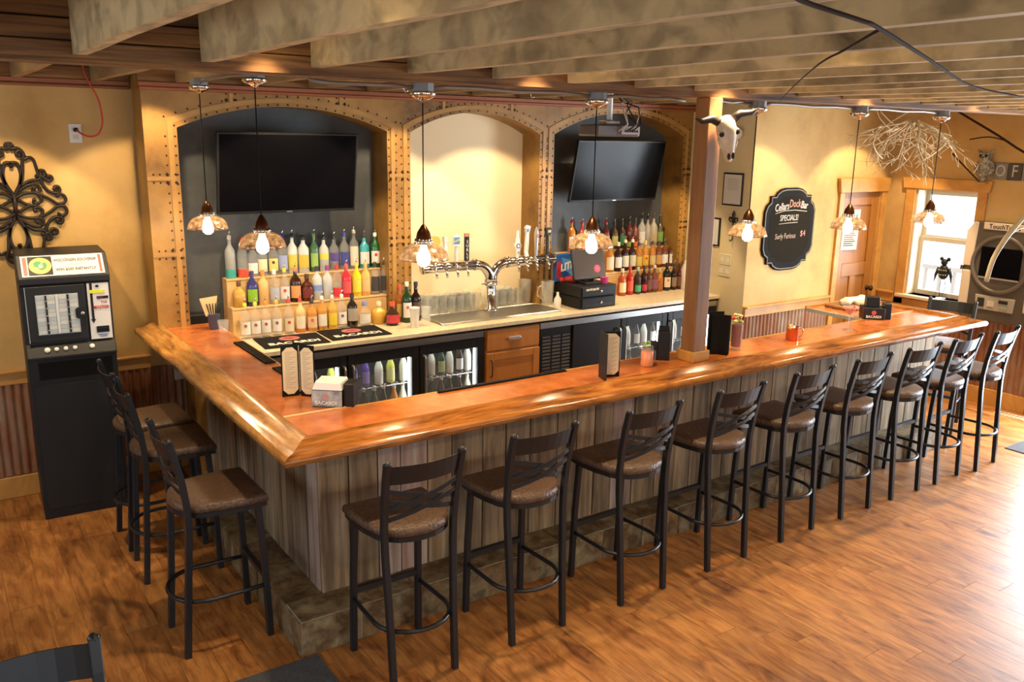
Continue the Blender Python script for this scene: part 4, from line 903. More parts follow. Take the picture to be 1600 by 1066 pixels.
b_ = MB().box(x-.019, x+.019, y-.010, y+.010, z, z+.215).build('tap_handle', MT['blackp'], f, bevel=.002)
MB().box(x-.0195, x+.0195, y-.0105, y+.0105, z+.19, z+.216).build('badge', col((.50,.20,.12)), b_)
for i, ch in enumerate('SURLY'): text('lettering', ch, .034, MT['white'], b_, (x, y-.0112, z+.150-i*.032), (PI/2, 0, 0))
hand(807, [('tap_handle', MB().lathe([(.014, 0), (.020, .05), (.024, .09), (.020, .14), (.013, .16), (.012, .215)], n=12, sy=.6), Wm), ('badge', MB().lathe([(.028, -.013), (.028, .013)], n=18).xf(Matrix.Translation((0, 0, .09)) @ Matrix.Rotation(PI/2, 4, 'X')), Wm), ('print', MB().lathe([(.020, .0135), (.020, .0145), (.013, .0145)], n=18, cap=False).xf(Matrix.Translation((0, 0, .09)) @ Matrix.Rotation(PI/2, 4, 'X')), MT['blackp']), ('print', MB().prism([(-.008, .03), (.010, .03), (.002, .05)], -.014, -.012, 'y'), col((.04,.25,.10)))])
hand(821, [('tap_handle', MB().prism([(-.014, 0), (.020, 0), (.010, .03), (.016, .10), (.018, .19), (-.010, .19), (-.016, .10), (-.020, .03)], -.010, .010, 'y'), Wm), ('badge', MB().prism([(-.012, .19), (.018, .19), (.032, .245), (.0, .255), (-.020, .235)], -.013, .013, 'y'), col((.60,.64,.70))), ('print', MB().box(-.010, .012, -.0135, -.013, .20, .225), col((.12,.20,.45))), ('print', MB().box(-.004, .006, -.0115, -.010, .04, .12), col((.55,.58,.12)))])
hand(836, [('tap_handle', MB().lathe([(.013, 0), (.016, .10), (.020, .16), (.020, .185), (.012, .222), (.003, .238)], n=14), MT['alu']), ('print', MB().box(-.008, .008, -.0215, -.018, .15, .18), col((.55,.15,.10)))])
hand(854, [('tap_handle', MB().box(-.012, .012, -.010, .010, 0, .17), MT['blackp']), ('badge', MB().box(-.026, .026, -.013, .013, .17, .225), MT['blackp']), ('print', MB().box(.004, .009, -.012, -.010, .03, .16).box(-.010, .020, -.0145, -.013, .185, .205), col((.55,.40,.18)))])
# drip tray
DTX = 3.20
dt = thing('drip_tray', 'long stainless drip tray under the beer taps', 'tray', (0, 0, 0))
MB().box(2.07, DTX, 2.335, 2.69, HC, HC+.009).build('pan', MT['steel'], dt, bevel=.003)
MB().box(2.07, DTX, 2.335, 2.350, HC+.009, HC+.016).box(2.07, DTX, 2.675, 2.69, HC+.009, HC+.016).box(2.07, 2.085, 2.35, 2.675, HC+.009, HC+.016).box(DTX-.015, DTX, 2.35, 2.675, HC+.009, HC+.016).build('rim', MT['steel'], dt, bevel=.003)
m = MB()
for i in range(63):
    for j in range(16):
        x = 2.11+i*.0168; y = 2.37+j*.0188+(.008 if i % 2 else 0)
        if (x-TX)**2+(y-TY)**2 > .005: m.add([(x-.004, y-.004, HC+.0096), (x+.004, y-.004, HC+.0096), (x+.004, y+.004, HC+.0096), (x-.004, y+.004, HC+.0096)], [(0,1,2,3)])
m.build('perforations', MT['dark'], dt, kind='stuff')
# pint glasses behind the tower
gm = MB().lathe([(.026, 0), (.031, .004), (.038, .138), (.039, .142), (.036, .142), (.029, .010), (.001, .010)], n=14, cap=False).mesh('pint_glass', pm('glassware', (.82,.86,.80), .06, alpha=.20))
for xs in ([2.06+.0805*i for i in range(8)], [2.80+.0805*i for i in range(5)]):
    for x in xs:
        for yy in (2.735, 2.815, 2.895):
            if x > 3.08 or x < 2.05: continue
            o = bpy.data.objects.new('pint_glass', gm); C.objects.link(o); o.location = (x, yy, HC)
            tag(o, 'clear pint glass in the packed rows behind the beer tower', 'glass', 'pint glasses behind the taps')
pt = pm('pitcher_plastic', (.80,.80,.72), .1, alpha=.22)
for i, (x, y) in enumerate(((3.145, 2.79), (3.275, 2.638))):
    q = thing('pitcher', ('clear beer pitcher at the right end of the pint glasses', 'clear beer pitcher beside the riveted pier by the register')[i], 'pitcher', (x, y, HC), PI if i else 0)
    MB().lathe([(.045, 0), (.048, .005), (.058, .20), (.060, .205), (.056, .205), (.045, .012), (.001, .012)], n=16, cap=False).build('body', pt, q)
    MB().tube([(.05, 0, .17), (.10, 0, .16), (.105, 0, .09), (.05, 0, .05)], .008, 6).build('handle', pt, q)
cp = MB().lathe([(.026, 0), (.028, .004), (.038, .15), (.040, .152), (.036, .15), (.026, .008), (.001, .008)], n=14, cap=False).build('cup_stack', pm('frosted_cup', (.80,.80,.78), .4, alpha=.75)); p = at(648, 512, z=HC); cp.location = (p.x, p.y, HC); tag(cp, 'frosted white plastic cup in front of the wine bottles', 'cup')
for i, u in enumerate((664, 676)):
    o = bpy.data.objects.new('pint_glass', gm); C.objects.link(o); p = at(u, 503, z=HC); o.location = (p.x-.13+.03*i, p.y-.08, HC); tag(o, ('clear pint glass nearest the frosted cup at the tray corner', 'clear pint glass just left of the drip tray')[i], 'glass')
bt = MB().lathe([(.03, 0), (.032, .01), (.032, .07), (.012, .10), (.010, .13)], n=12).build('squeeze_bottle', MT['white']); bt.location = (3.28, 2.50, HC); tag(bt, 'small white squeeze bottle at the right end of the drip tray', 'bottle')

# ================================================================== REGISTER
rgst = thing('cash_register', 'black double cash drawer with a tilted touch screen', 'register', (3.375, 2.30, HC))
for k in range(2):
    d = MB().box(0, .385, .012, .40, .004+k*.095, .094+k*.095).build('drawer_case', MT['blackp'], rgst, bevel=.003)
    f = MB().box(.012, .373, 0, .013, .012+k*.095, .086+k*.095).build('drawer_front', MT['blackp'], rgst, bevel=.003)
    MB().lathe([(.012, 0), (.012, .006), (.004, .007)], n=12).xf(Matrix.Translation((.215, 0, .048+k*.095)) @ Matrix.Rotation(PI/2, 4, 'X')).build('lock', MT['chrome'], f)
    for q in range(3): MB().box(.05, .335, -.003, 0, .022+k*.095+q*.008, .025+k*.095+q*.008).build('groove', col((.03,.03,.03), .3), f)
MB().box(.05, .085, -.002, 0, .155, .172).box(.09, .115, -.002, 0, .157, .174).box(.12, .15, -.002, 0, .155, .173).box(.155, .185, -.002, 0, .157, .175).build('stickers', MT['paper'], rgst)
sb = MB().box(.12, .32, .09, .27, .19, .205).box(.17, .27, .17, .22, .205, .26).build('stand', MT['blackp'], rgst, bevel=.004)
sm = MB().box(-.165, .165, 0, .035, 0, .26).box(-.10, .10, .035, .06, .04, .2).build('monitor', col((.045,.040,.038), .4), rgst, bevel=.006); sm.location = (.215, .145, .225); sm.rotation_euler = (math.radians(-14), 0, math.radians(-4))
MB().box(-.150, .150, -.0012, 0, .022, .245).build('screen', col((.060,.048,.044), .25), sm)
MB().lathe([(.034, 0), (.034, .001)], n=24).xf(Matrix.Translation((.075, -.0013, .085)) @ Matrix.Rotation(PI/2, 4, 'X')).build('logo', col((.50,.05,.10)), sm)
MB().lathe([(.026, .001), (.026, .0016), (.022, .0016), (.022, .001)], n=24, cap=False).xf(Matrix.Translation((.075, -.0013, .085)) @ Matrix.Rotation(PI/2, 4, 'X')).prism([(.058, .083), (.075, .103), (.092, .085), (.075, .069)], -.004, -.0024, 'y').build('logo_mark', col((.62,.16,.22)), sm)
pk = MB().lathe([(.03, 0), (.036, .045), (.037, .05)], n=16).build('pink_cup', col((.55,.05,.22), .3)); pk.location = (3.70, 2.40, HC+.189); tag(pk, 'small pink plastic cup on top of the cash drawer', 'cup')
rs = MB().tube([(0, 0, .02), (.05, -.02, .025), (.11, -.05, .02), (.15, -.075, .018)], [.02, .03, .028, .012], 10).tube([(0, 0, .02), (-.035, .012, .02)], .022, 10).build('red_bottle', col((.40,.03,.02), .2)); rs.location = (3.42, 2.60, HC+.189); tag(rs, 'red squeeze bottle with white cap lying on the cash drawer', 'bottle')
lt = thing('beer_box', 'blue and red beer carton standing on the back of the cash drawer', 'box', (3.42, 2.675, HC+.022), math.radians(6))
MB().box(-.075, .135, -.05, .0, .17, .405).build('carton', col((.02,.10,.34), .35), lt, bevel=.004)
MB().box(-.076, -.02, -.0508, -.050, .20, .34).build('red_panel', col((.42,.03,.04), .35), lt)
MB().prism([(-.02, .375), (.13, .34), (.13, .20), (.03, .26)], -.0506, -.050, 'y').build('light_swoosh', col((.08,.25,.55), .35), lt)
text('lettering', 'LITE', .085, MT['white'], lt, (.045, -.0515, .295), (PI/2, math.radians(-10), 0), shear=.2, bold=.003)

# ================================================================== THINGS ON THE BAR AND COUNTER
def logo_mat(cx, cy, rz, lb):
    t = thing('bar_mat', lb, 'bar mat', (cx, cy, HC), rz)
    MB().box(-.225, .225, -.165, .165, 0, .008).build('rubber', MT['blackm'], t, bevel=.003)
    MB().lathe([(.058, .008), (.058, .0088)], n=24, sx=1.25, sy=1.05).xf(Matrix.Translation((.0, .055, 0))).build('emblem', col((.45,.12,.10)), t)
    MB().prism([(-.045, .055), (-.015, .085), (0, .07), (.015, .085), (.045, .055), (.012, .05), (0, .035), (-.012, .05)], .0088, .0094, 'z').build('bat_mark', col((.25,.03,.03)), t)
    text('lettering', 'BACARDI', .085, MT['white'], t, (0, -.075, .0084), (0, 0, 0), bold=.003)
logo_mat(.935, 2.44, math.radians(-4), 'black rubber bar mat nearest the copper bar, white lettering and red emblem')
logo_mat(1.405, 2.45, math.radians(-2), 'black rubber bar mat farther right on the back counter, white lettering')
def drip(x0, x1, y0, y1, lb):
    t = thing('drip_mat', lb, 'bar mat', (0, 0, 1.10)); MB().box(x0, x1, y0, y1, .0, .007).build('base', MT['blackm'], t)
    for q in range(4):
        if y1-y0 > x1-x0: xx = x0+(x1-x0)*(q+.25)/4; MB().box(xx, xx+.006, y0+.01, y1-.01, .007, .011).build('rib', MT['blackp'], t)
        else: yy = y0+(y1-y0)*(q+.25)/4; MB().box(x0+.01, x1-.01, yy, yy+.006, .007, .011).build('rib', MT['blackp'], t)
drip(.425, .487, 1.47, 2.06, 'ribbed black drip mat on the left bar beside the coolers')
drip(.425, .487, .93, 1.36, 'ribbed black drip mat on the left bar behind the folded menu')
drip(.98, 1.80, .468, .488, 'narrow black rubber strip along the inner edge of the front bar')
def panel(parent, w_, h_, rz, loc, cover, page, cut=.022):
    o = MB().box(0, w_, 0, .004, 0, h_).build('cover', cover, parent, bevel=.001); o.location = loc; o.rotation_euler = (0, 0, rz)
    q = [(.006, .012+cut), (.006+cut, .012), (w_-.006-cut, .012), (w_-.006, .012+cut), (w_-.006, h_-.012-cut), (w_-.006-cut, h_-.012), (.006+cut, h_-.012), (.006, h_-.012-cut)]
    if page:
        pg = MB().prism(q, -.0012, 0, 'y').build('page', MT['paper'], o)
        m_ = MB()
        for i in range(22):
            zz = h_-.03-cut*.3-i*(h_-.07)/22; m_.box(.018, w_-.018-.012*((i*7) % 3), -.0015, -.0012, zz, zz+.0022)
        m_.build('print_lines', col((.30,.25,.18), .8), pg)
    return o
m1 = thing('folded_menu', 'folded menu standing open at the bar corner, pages showing', 'menu', (0, 0, 0))
panel(m1, .085, .262, math.radians(-10), (.288, .815, 1.10), MT['blackm'], 1)
panel(m1, .075, .262, math.radians(-62), (.366, .862, 1.10), MT['blackm'], 1)
panel(m1, .080, .262, math.radians(-48), (.372, .790, 1.10), MT['blackm'], 1)
m2 = thing('folded_menu', 'cut-corner menu standing on the front bar left of the cocktail jar', 'menu', (0, 0, 0))
panel(m2, .115, .255, math.radians(-30), (1.885, .295, 1.10), MT['blackm'], 1)
panel(m2, .11, .262, math.radians(-108), (1.886, .298, 1.10), MT['char'], 0)
m3 = thing('closed_menu', 'closed black menu standing right of the timber post', 'menu', (0, 0, 0))
panel(m3, .115, .245, math.radians(-36), (2.80, .335, 1.10), MT['blackm'], 0)
panel(m3, .115, .250, math.radians(-60), (2.81, .355, 1.10), MT['blackm'], 0)
panel(m3, .10, .262, math.radians(-20), (2.795, .355, 1.10), MT['blackm'], 0)
def caddy(loc, rz, pic, lb):
    t = thing('napkin_caddy', lb, 'caddy', loc, rz)
    MB().box(-.075, .075, -.07, .07, 0, .085).build('tray', MT['blackp'], t, bevel=.003)
    MB().box(.075, .125, -.05, .05, 0, .115).build('straw_bin', MT['blackp'], t, bevel=.003)
    if pic:
        MB().box(-.074, .074, -.0715, -.070, .004, .082).build('picture', noisy('grey_picture', [(.3,(.10,.13,.15)),(.7,(.48,.50,.50))], nscale=22, rough=.4), t)
        MB().add([(-.06, -.06, .12), (.06, -.06, .12), (.065, .06, .12), (-.065, .06, .12), (-.072, -.068, .085), (.072, -.068, .085), (.072, .068, .085), (-.072, .068, .085)], [(0,1,2,3),(4,5,1,0),(5,6,2,1),(6,7,3,2),(7,4,0,3)]).build('napkins', MT['napkin'], t, bevel=.003)
    else:
        MB().box(-.05, .045, -.02, .05, .085, .16).build('stirrer_bin', MT['blackp'], t, bevel=.003)
    MB().lathe([(.017, 0), (.017, .001)], n=16).xf(Matrix.Translation((-.005, -.0716, .052)) @ Matrix.Rotation(PI/2, 4, 'X')).build('emblem', col((.50,.08,.07) if not pic else (.42,.24,.24)), t)
    text('lettering', 'BACARDI', .026, MT['white'], t, (-.005, -.0722, .021), (PI/2, 0, 0), bold=.0008)
    return t
caddy((.455, .600, 1.10), math.radians(-40), 1, 'black napkin caddy full of white napkins at the bar corner')
caddy((4.70, .50, 1.10), math.radians(-42), 0, 'black napkin caddy with red emblem at the far right of the bar')
nb = thing('straw_holder', 'tall black straw holder beside the timber post', 'holder', (2.47, .40, 1.10), math.radians(-42))
MB().box(-.036, .036, -.04, .04, 0, .17).build('rear_bin', MT['blackp'], nb, bevel=.003); MB().box(-.075, -.036, -.04, .04, 0, .10).build('front_bin', MT['blackp'], nb, bevel=.003); MB().box(-.030, .030, .02, .038, .17, .195).build('back_lip', MT['blackp'], nb)
def leafy(parent, n, r, z, cols, sz=.012):
    for i in range(n):
        a = 2*PI*i/n+random.random(); rr = r*random.uniform(.3, 1)
        MB().ball((rr*math.cos(a), rr*math.sin(a), z+random.uniform(0, .03)), sz*random.uniform(.7, 1.2), 7, 5, (1, .8, .6)).build('garnish', col(cols[i % len(cols)], .5), parent)
jr = thing('cocktail_jar', 'orange cocktail in a handled jar with green garnish', 'drink', (2.275, .33, 1.10))
MB().lathe([(.034, 0), (.038, .006), (.038, .085), (.034, .095), (.034, .115), (.036, .118)], n=18, cap=False).build('jar', MT['glass'], jr)
MB().lathe([(.035, .004), (.0355, .08), (.032, .088)], n=18).build('drink', col((.66,.17,.012), .1), jr)
MB().tube([(.036, 0, .085), (.062, 0, .08), (.062, 0, .03), (.036, 0, .022)], .005, 6).build('handle', MT['glass'], jr)
leafy(jr, 7, .028, .112, [(.16,.28,.05), (.40,.42,.12), (.22,.30,.08)])
bm_ = thing('tomato_cocktail', 'tall dark red tomato cocktail piled with garnish', 'drink', (3.03, .335, 1.10))
MB().lathe([(.034, 0), (.034, .022), (.036, .17), (.037, .175)], n=18, cap=False).build('tumbler', MT['glass'], bm_)
MB().lathe([(.031, .022), (.034, .16)], n=18).build('drink', col((.20,.02,.008), .1), bm_)
leafy(bm_, 9, .036, .175, [(.66,.45,.10), (.30,.42,.10), (.62,.08,.05), (.70,.62,.40), (.62,.35,.06)], .017)
leafy(bm_, 4, .02, .215, [(.70,.66,.48), (.62,.50,.20)], .014)
mg = thing('copper_mug', 'copper mug with a lime wedge on the front bar', 'mug', (3.56, .325, 1.10))
MB().lathe([(.040, 0), (.041, .004), (.041, .088), (.043, .092), (.039, .09), (.038, .01), (.001, .01)], n=20, cap=False).build('cup', pm('mug_copper', (.62,.20,.10), .22, .9), mg)
MB().tube([(.040, -.012, .078), (.068, -.022, .08), (.078, -.026, .05), (.066, -.022, .022), (.040, -.012, .018)], .0045, 7).build('handle', pm('mug_brass', (.68,.38,.2), .25, .9), mg)
MB().lathe([(.020, -.004), (.020, .004)], n=14).xf(Matrix.Translation((-.034, -.012, .094)) @ Matrix.Rotation(PI/2, 4, 'X')).build('lime_wedge', col((.55,.50,.10), .5), mg)
mr = thing('martini_glass', 'stemmed cocktail glass of orange drink on the front bar', 'drink', (4.165, .325, 1.10))
MB().lathe([(.036, 0), (.036, .003), (.006, .008), (.0045, .02), (.0045, .105), (.014, .115), (.052, .168)], n=20, cap=False).build('glass', MT['stemware'], mr)
MB().lathe([(.008, .110), (.015, .117), (.044, .158)], n=20).build('drink', col((.75,.13,.015), .1), mr)
MB().tube([(.042, .0, .165), (.062, -.01, .15), (.058, -.012, .135)], .006, 6).build('peel', col((.55,.05,.03)), mr)
bd = thing('serving_board', 'wooden serving board at the end of the bar by the door', 'board', (5.0, .84, 1.1005))
MB().box(-.24, .20, -.12, .12, 0, .022).build('plank', MT['post'], bd, bevel=.005)
tl = MB().tube([(-.17, .02, .045), (-.12, .0, .055), (-.05, .03, .048), (.03, -.01, .052), (.10, .02, .05), (.15, 0, .045)], [.025, .04, .032, .036, .04, .025], 10).tube([(-.05, -.04, .04), (.04, -.06, .045), (.13, -.05, .042)], [.022, .032, .024], 9).build('bar_towel', MT['textile']); tl.location = (5.0, .84, 1.102); tl.scale = (1, 1.1, .9); tag(tl, 'crumpled cream bar towel on the serving board', 'towel')
tg = MB().box(-.03, .03, -.004, .004, .0, .012).tube([(-.05, 0, .02), (.0, 0, .055), (.05, 0, .05)], .006, 6).tube([(-.02, 0, .02), (.03, 0, .06)], .006, 6).build('tap_fitting', MT['chrome']); tg.location = (3.36, .62, 1.02); tag(tg, 'chrome sink tap handle just behind the front bar', 'tap')
sk = thing('bar_sink', 'stainless sink unit on the working side of the front bar', 'sink', (3.2, .56, 0))
MB().box(-.6, .9, 0, .42, .86, .90).box(-.6, .9, .0, .03, .90, 1.02).build('basin_top', MT['steel'], sk, bevel=.003); MB().box(-.55, -.5, .05, .1, 0, .86).box(.8, .85, .05, .1, 0, .86).box(-.55, -.5, .35, .4, 0, .86).box(.8, .85, .35, .4, 0, .86).build('leg', MT['steel'], sk)
bb = thing('speaker_box', 'low black box on the copper at the foot of the left pier', 'box', (.395, 2.79, 1.0995)); MB().box(-.055, .085, -.06, .06, 0, .062).build('case', MT['blackp'], bb, bevel=.004); MB().box(-.045, .075, -.0615, -.06, .008, .054).build('front_grille', MT['blackm'], bb)
sg_ = MB().lathe([(.020, 0), (.022, .004), (.030, .075), (.031, .078), (.028, .075), (.020, .014), (.001, .014)], n=16, cap=False).build('rocks_glass', MT['glass']); sg_.location = (.455, 2.36, 1.10); sg_.scale = (1.25, 1.25, 1.1); tag(sg_, 'clear shot glass standing on the copper by the bottles', 'glass')
sh = thing('straw_cup', 'patterned cup stuffed with straws and a paper fan', 'cup', (.44, 2.52, 1.10))
MB().lathe([(.032, 0), (.040, .10), (.041, .104)], n=14).build('cup', col((.05,.06,.10), .4), sh)
MB().prism([(-.05, .09), (.01, .09), (.03, .22), (-.085, .21)], -.004, .004, 'y').build('paper_fan', col((.66,.50,.24), .7), sh)
for i in range(6): MB().tube([(-.02+.01*i, .0, .08), (-.045+.02*i, -.012, .175)], .0035, 5).build('straw', MT['blackp'], sh)
# ================================================================== PENDANTS
PEND = [(.34, 2.15, 2.672, 'pendant lamp farthest left, in front of the left pier'), (.34, 1.16, 2.672, 'pendant lamp hanging before the left niche bottles'),
        (.852, .385, 2.605, 'pendant lamp hanging before the tap niche'), (1.875, .385, 2.605, 'pendant lamp hanging in front of the cash register screen'),
        (3.115, .385, 2.605, 'pendant lamp just right of the timber post'), (4.125, .385, 2.605, 'pendant lamp hanging before the pine door'),
        (5.105, .385, 2.605, 'pendant lamp farthest right, before the window')]
def make_pendant():
    t = thing('pendant_lamp', '', 'lamp', (0, 0, 0), 0, 'mercury glass pendants over the bar')
    MB().lathe([(.052, 0), (.052, -.036), (.046, -.040)], n=8, smooth=False).build('junction_box', MT['grey'], t)
    MB().lathe([(.060, -.040), (.062, -.050), (.050, -.062), (.030, -.070), (.012, -.078), (.006, -.084)], n=20).build('canopy', MT['chrome'], t)
    return t
pd0 = make_pendant(); lower = []
capm = MB().lathe([(.004, .162), (.010, .158), (.030, .125), (.036, .100), (.037, .092)], n=18).mesh('cap', MT['bronze'])
ribm = MB()
for i in range(14): a = 2*PI*i/14; ribm.tube([(.037*math.cos(a), .037*math.sin(a), .094), (.040*math.cos(a), .040*math.sin(a), .072)], .0055, 6)
ribm.lathe([(.034, .094), (.037, .070)], n=18, cap=False)
ribm = ribm.mesh('collar', MT['chrome'])
shm = MB().lathe([(.040, .074), (.062, .070), (.090, .056), (.108, .034), (.116, .010), (.120, -.004), (.117, -.004), (.105, .030), (.088, .051), (.060, .066), (.040, .070)], n=30, cap=False).mesh('glass_shade', MT['shade'])
rim = MB()
bum = MB().lathe([(.014, .070), (.018, .050), (.030, .020), (.034, -.004), (.028, -.024), (.012, -.036), (.001, -.038)], n=16, cap=False).mesh('bulb', MT['bulb'])
for i, (x, y, zt, lb) in enumerate(PEND):
    t = pd0 if i == 0 else copy_tree(pd0)
    t.location = (x, y, zt); t['label'] = lb
for i, (x, y, zt, lb) in enumerate(PEND):
    t = [o for o in C.objects if o.get('label') == lb][0]
    zb = 1.807-zt
    for nm, me in (('cap', capm), ('collar', ribm), ('glass_shade', shm), ('bulb', bum)):
        o = bpy.data.objects.new(nm, me); C.objects.link(o); o.parent = t; o.location = (0, 0, zb)
    MB().tube([(0, 0, -.082), (0, 0, zb+.158)], .0032, 6).build('cord', MT['blackm'], t)
    l = bpy.data.lights.new('pendant_light', 'POINT'); l.energy = 7; l.color = (1, .76, .46); l.shadow_soft_size = .03
    lo = bpy.data.objects.new('pendant_light', l); C.objects.link(lo); lo.location = (x, y, 1.76)
# conduit between the junction boxes
cdm = col((.26,.22,.18), .55, .5)
def conduit(pts, lb): tag(MB().tube(pts, .0085, 8).build('conduit', cdm), lb, 'conduit')
def sag(a, b, z, y): return [(a+.05, y, z-.02), (a+.12, y, z-.012), (a+(b-a)*.3, y, z-.010), (a+(b-a)*.5, y, z-.016), (a+(b-a)*.75, y, z-.010), (b-.12, y, z-.014), (b-.05, y, z-.02)]
conduit([(.34, 2.10, 2.652), (.34, 1.9, 2.662), (.34, 1.5, 2.662), (.34, 1.21, 2.652)], 'grey conduit between the two left-side pendants')
conduit([(.34, 1.10, 2.652), (.345, .95, 2.660), (.36, .66, 2.655), (.375, .50, 2.600), (.42, .42, 2.588), (.52, .388, 2.588), (.70, .385, 2.590), (.80, .385, 2.585)], 'grey conduit bending round the ceiling corner above the bar')
for a, b, lb in ((.852, 1.875, 'grey conduit under the beam before the tap niche'), (1.875, 2.56, 'grey conduit under the beam left of the post'), (2.67, 3.115, 'grey conduit under the beam right of the post'), (3.115, 4.125, 'grey conduit under the beam before the chalkboard'), (4.125, 5.105, 'grey conduit under the beam beside the twig ball')):
    conduit(sag(a, b, 2.605, .385), lb)
for u, v, lb in ((582, 148, 'small steel cup hook left of the tap niche pendant'), (851, 158, 'small steel cup hook right of the tap niche')):
    p = at(u, v-12, y=1.3); p.x = -.516+.437*round((p.x+.516)/.437); tag(MB().tube([(0, 0, .02), (0, 0, -.03), (.012, 0, -.048), (.022, 0, -.038), (.022, 0, -.026)], .0028, 6).build('cup_hook', MT['chrome']), lb, 'hook').location = (p.x, 1.3, 2.652)

# ---- projector under the ceiling
pj = thing('projector', 'ceiling-hung projector with tangled cables near the post', 'projector', (2.66, 1.2, 2.43), math.radians(-8))
MB().box(-.16, .16, -.12, .12, -.045, .03).build('case', col((.10,.09,.09), .4), pj, bevel=.012, seg=2)
MB().box(.02, .155, -.1235, -.12, -.03, .02).build('connector_panel', col((.48,.46,.44), .4), pj)
MB().box(-.155, -.02, -.123, -.12, -.035, .02).build('side_grille', col((.16,.15,.15), .4), pj)
for k in range(6): MB().box(.04+.018*k, .050+.018*k, -.126, -.1235, -.018, -.004).build('socket', MT['blackp'], pj)
MB().tube([(0, 0, .03), (0, 0, .41)], .018, 12).build('drop_pole', MT['white'], pj)
MB().box(-.05, .05, -.05, .05, .03, .055).build('mount_plate', MT['alu'], pj, bevel=.004)
random.seed(3)
for k in range(6):
    a = random.uniform(-.05, .12); P = [(a, -.125, -.01), (a+.03, -.18, .03), (a+random.uniform(-.04, .1), -.15, .10+random.uniform(0, .06)), (random.uniform(.02, .14), -.08, .17), (.03, -.03, .225)]
    MB().tube([Vector(P[0]), Vector(P[0]).lerp(Vector(P[1]), .6), Vector(P[1]), Vector(P[1]).lerp(Vector(P[2]), .5), Vector(P[2]), Vector(P[3]), Vector(P[4])], .004, 6).build('cable', MT['blackm'] if k % 2 else col((.50,.42,.36), .5), pj)

# ---- cattle skull on the post
sk = thing('cattle_skull', 'horned cattle skull mounted on the timber post', 'skull', (2.640, .190, 2.40)); sk.rotation_euler = (math.radians(12), math.radians(-10), math.radians(-22)); sk.scale = (.86,)*3
MB().tube([(0, .02, .115), (0, .0, .08), (0, -.02, .03), (0, -.035, -.03), (0, -.045, -.09), (0, -.05, -.135), (0, -.048, -.155)], [.040, .062, .066, .052, .040, .030, .018], 14).build('cranium', MT['bone'], sk)
for s in (-1, 1):
    MB().ball((s*.050, -.045, .030), .026, 10, 7, (1, .8, 1)).build('eye_rim', MT['bone'], sk)
    MB().ball((s*.054, -.062, .030), .018, 9, 6, (1, .6, 1)).build('eye_socket', MT['dark'], sk)
    MB().ball((s*.015, -.082, -.115), .013, 8, 6, (.8, .7, 1.7)).build('nostril', MT['dark'], sk)
    MB().tube([(s*.045, .0, .095), (s*.10, -.005, .125), (s*.17, -.02, .125), (s*.22, -.035, .150)], [.030, .027, .018, .004], 10).build('horn', MT['horn'], sk)
    MB().tube([(s*.055, -.02, .0), (s*.050, -.045, -.045), (s*.030, -.065, -.085)], [.012, .014, .008], 7).build('cheek_bone', MT['bone'], sk)
cv = thing('security_camera', 'small white dome camera on the pale return wall', 'camera', (4.90, 2.12, 2.43), math.radians(-45))
MB().ball((0, 0, 0), .055, 14, 9).build('dome', MT['white'], cv); MB().ball((-.012, -.042, .01), .016, 8, 6).build('lens', MT['blackp'], cv); MB().ball((.020, -.044, .004), .009, 8, 6).build('sensor', MT['grey'], cv); MB().tube([(0, .03, 0), (.03, .07, 0)], .03, 10).build('base', MT['white'], cv)

# ---- return wall: frames, hook, switches
def wallx(name, label, cat, y, z): return thing(name, label, cat, (4.958, y, z), -PI/2)
fr = wallx('framed_notice', 'black-framed paper notice on the pale return wall', 'frame', 2.155, 1.945)
MB().box(-.115, .115, -.014, 0, -.145, .145).build('frame', MT['blackp'], fr, bevel=.003); pg = MB().box(-.100, .100, -.0155, -.014, -.130, .130).build('sheet', col((.62,.60,.54), .7), fr)
m = MB()
for i in range(9): m.box(-.07+.01*(i % 3), .07-.012*(i % 2), -.0162, -.0155, .09-i*.012, .093-i*.012)
m.build('print_lines', col((.32,.31,.28), .8), pg)
f2 = wallx('framed_picture', 'narrow black frame half hidden behind the timber post', 'frame', 2.36, 1.55); MB().box(-.09, .09, -.014, 0, -.13, .13).build('frame', MT['blackp'], f2, bevel=.003); MB().box(-.075, .075, -.0155, -.014, -.115, .115).build('sheet', col((.6,.58,.52), .7), f2)
fd = wallx('fleur_hook', 'dark iron fleur-de-lis hook on the return wall', 'hook', 2.12, 1.66)
MB().tube([(0, -.01, -.16), (0, -.01, .0), (0, -.012, .07), (0, -.01, .10)], [.004, .007, .016, .003], 8).build('stem', MT['iron'], fd)
for s in (-1, 1): MB().tube([(0, -.01, .0), (s*.025, -.012, .035), (s*.045, -.012, .035), (s*.050, -.012, .012), (s*.036, -.012, .002)], [.006, .008, .008, .006, .003], 7).build('petal', MT['iron'], fd)
MB().box(-.03, .03, -.02, -.004, -.006, .006).build('band', MT['iron'], fd); MB().tube([(0, -.01, -.16), (0, -.03, -.175), (0, -.045, -.16)], .005, 7).build('hook', MT['iron'], fd)
for z, lb, kd in ((1.31, 'cream double light switch plate, upper of the two by the post', 's'), (1.205, 'cream outlet plate, lower of the two by the post', 'o')):
    s_ = wallx('wall_plate', lb, 'switch', 2.19, z); MB().box(-.075, .075, -.007, 0, -.050, .050).build('plate', col((.62,.56,.36), .4), s_, bevel=.002)
    for q in (-.036, .036): MB().box(q-.011 if kd == 's' else q-.02, q+.011 if kd == 's' else q+.02, -.011, -.007, -.02, .02).build('rocker', col((.70,.66,.5), .4), s_)

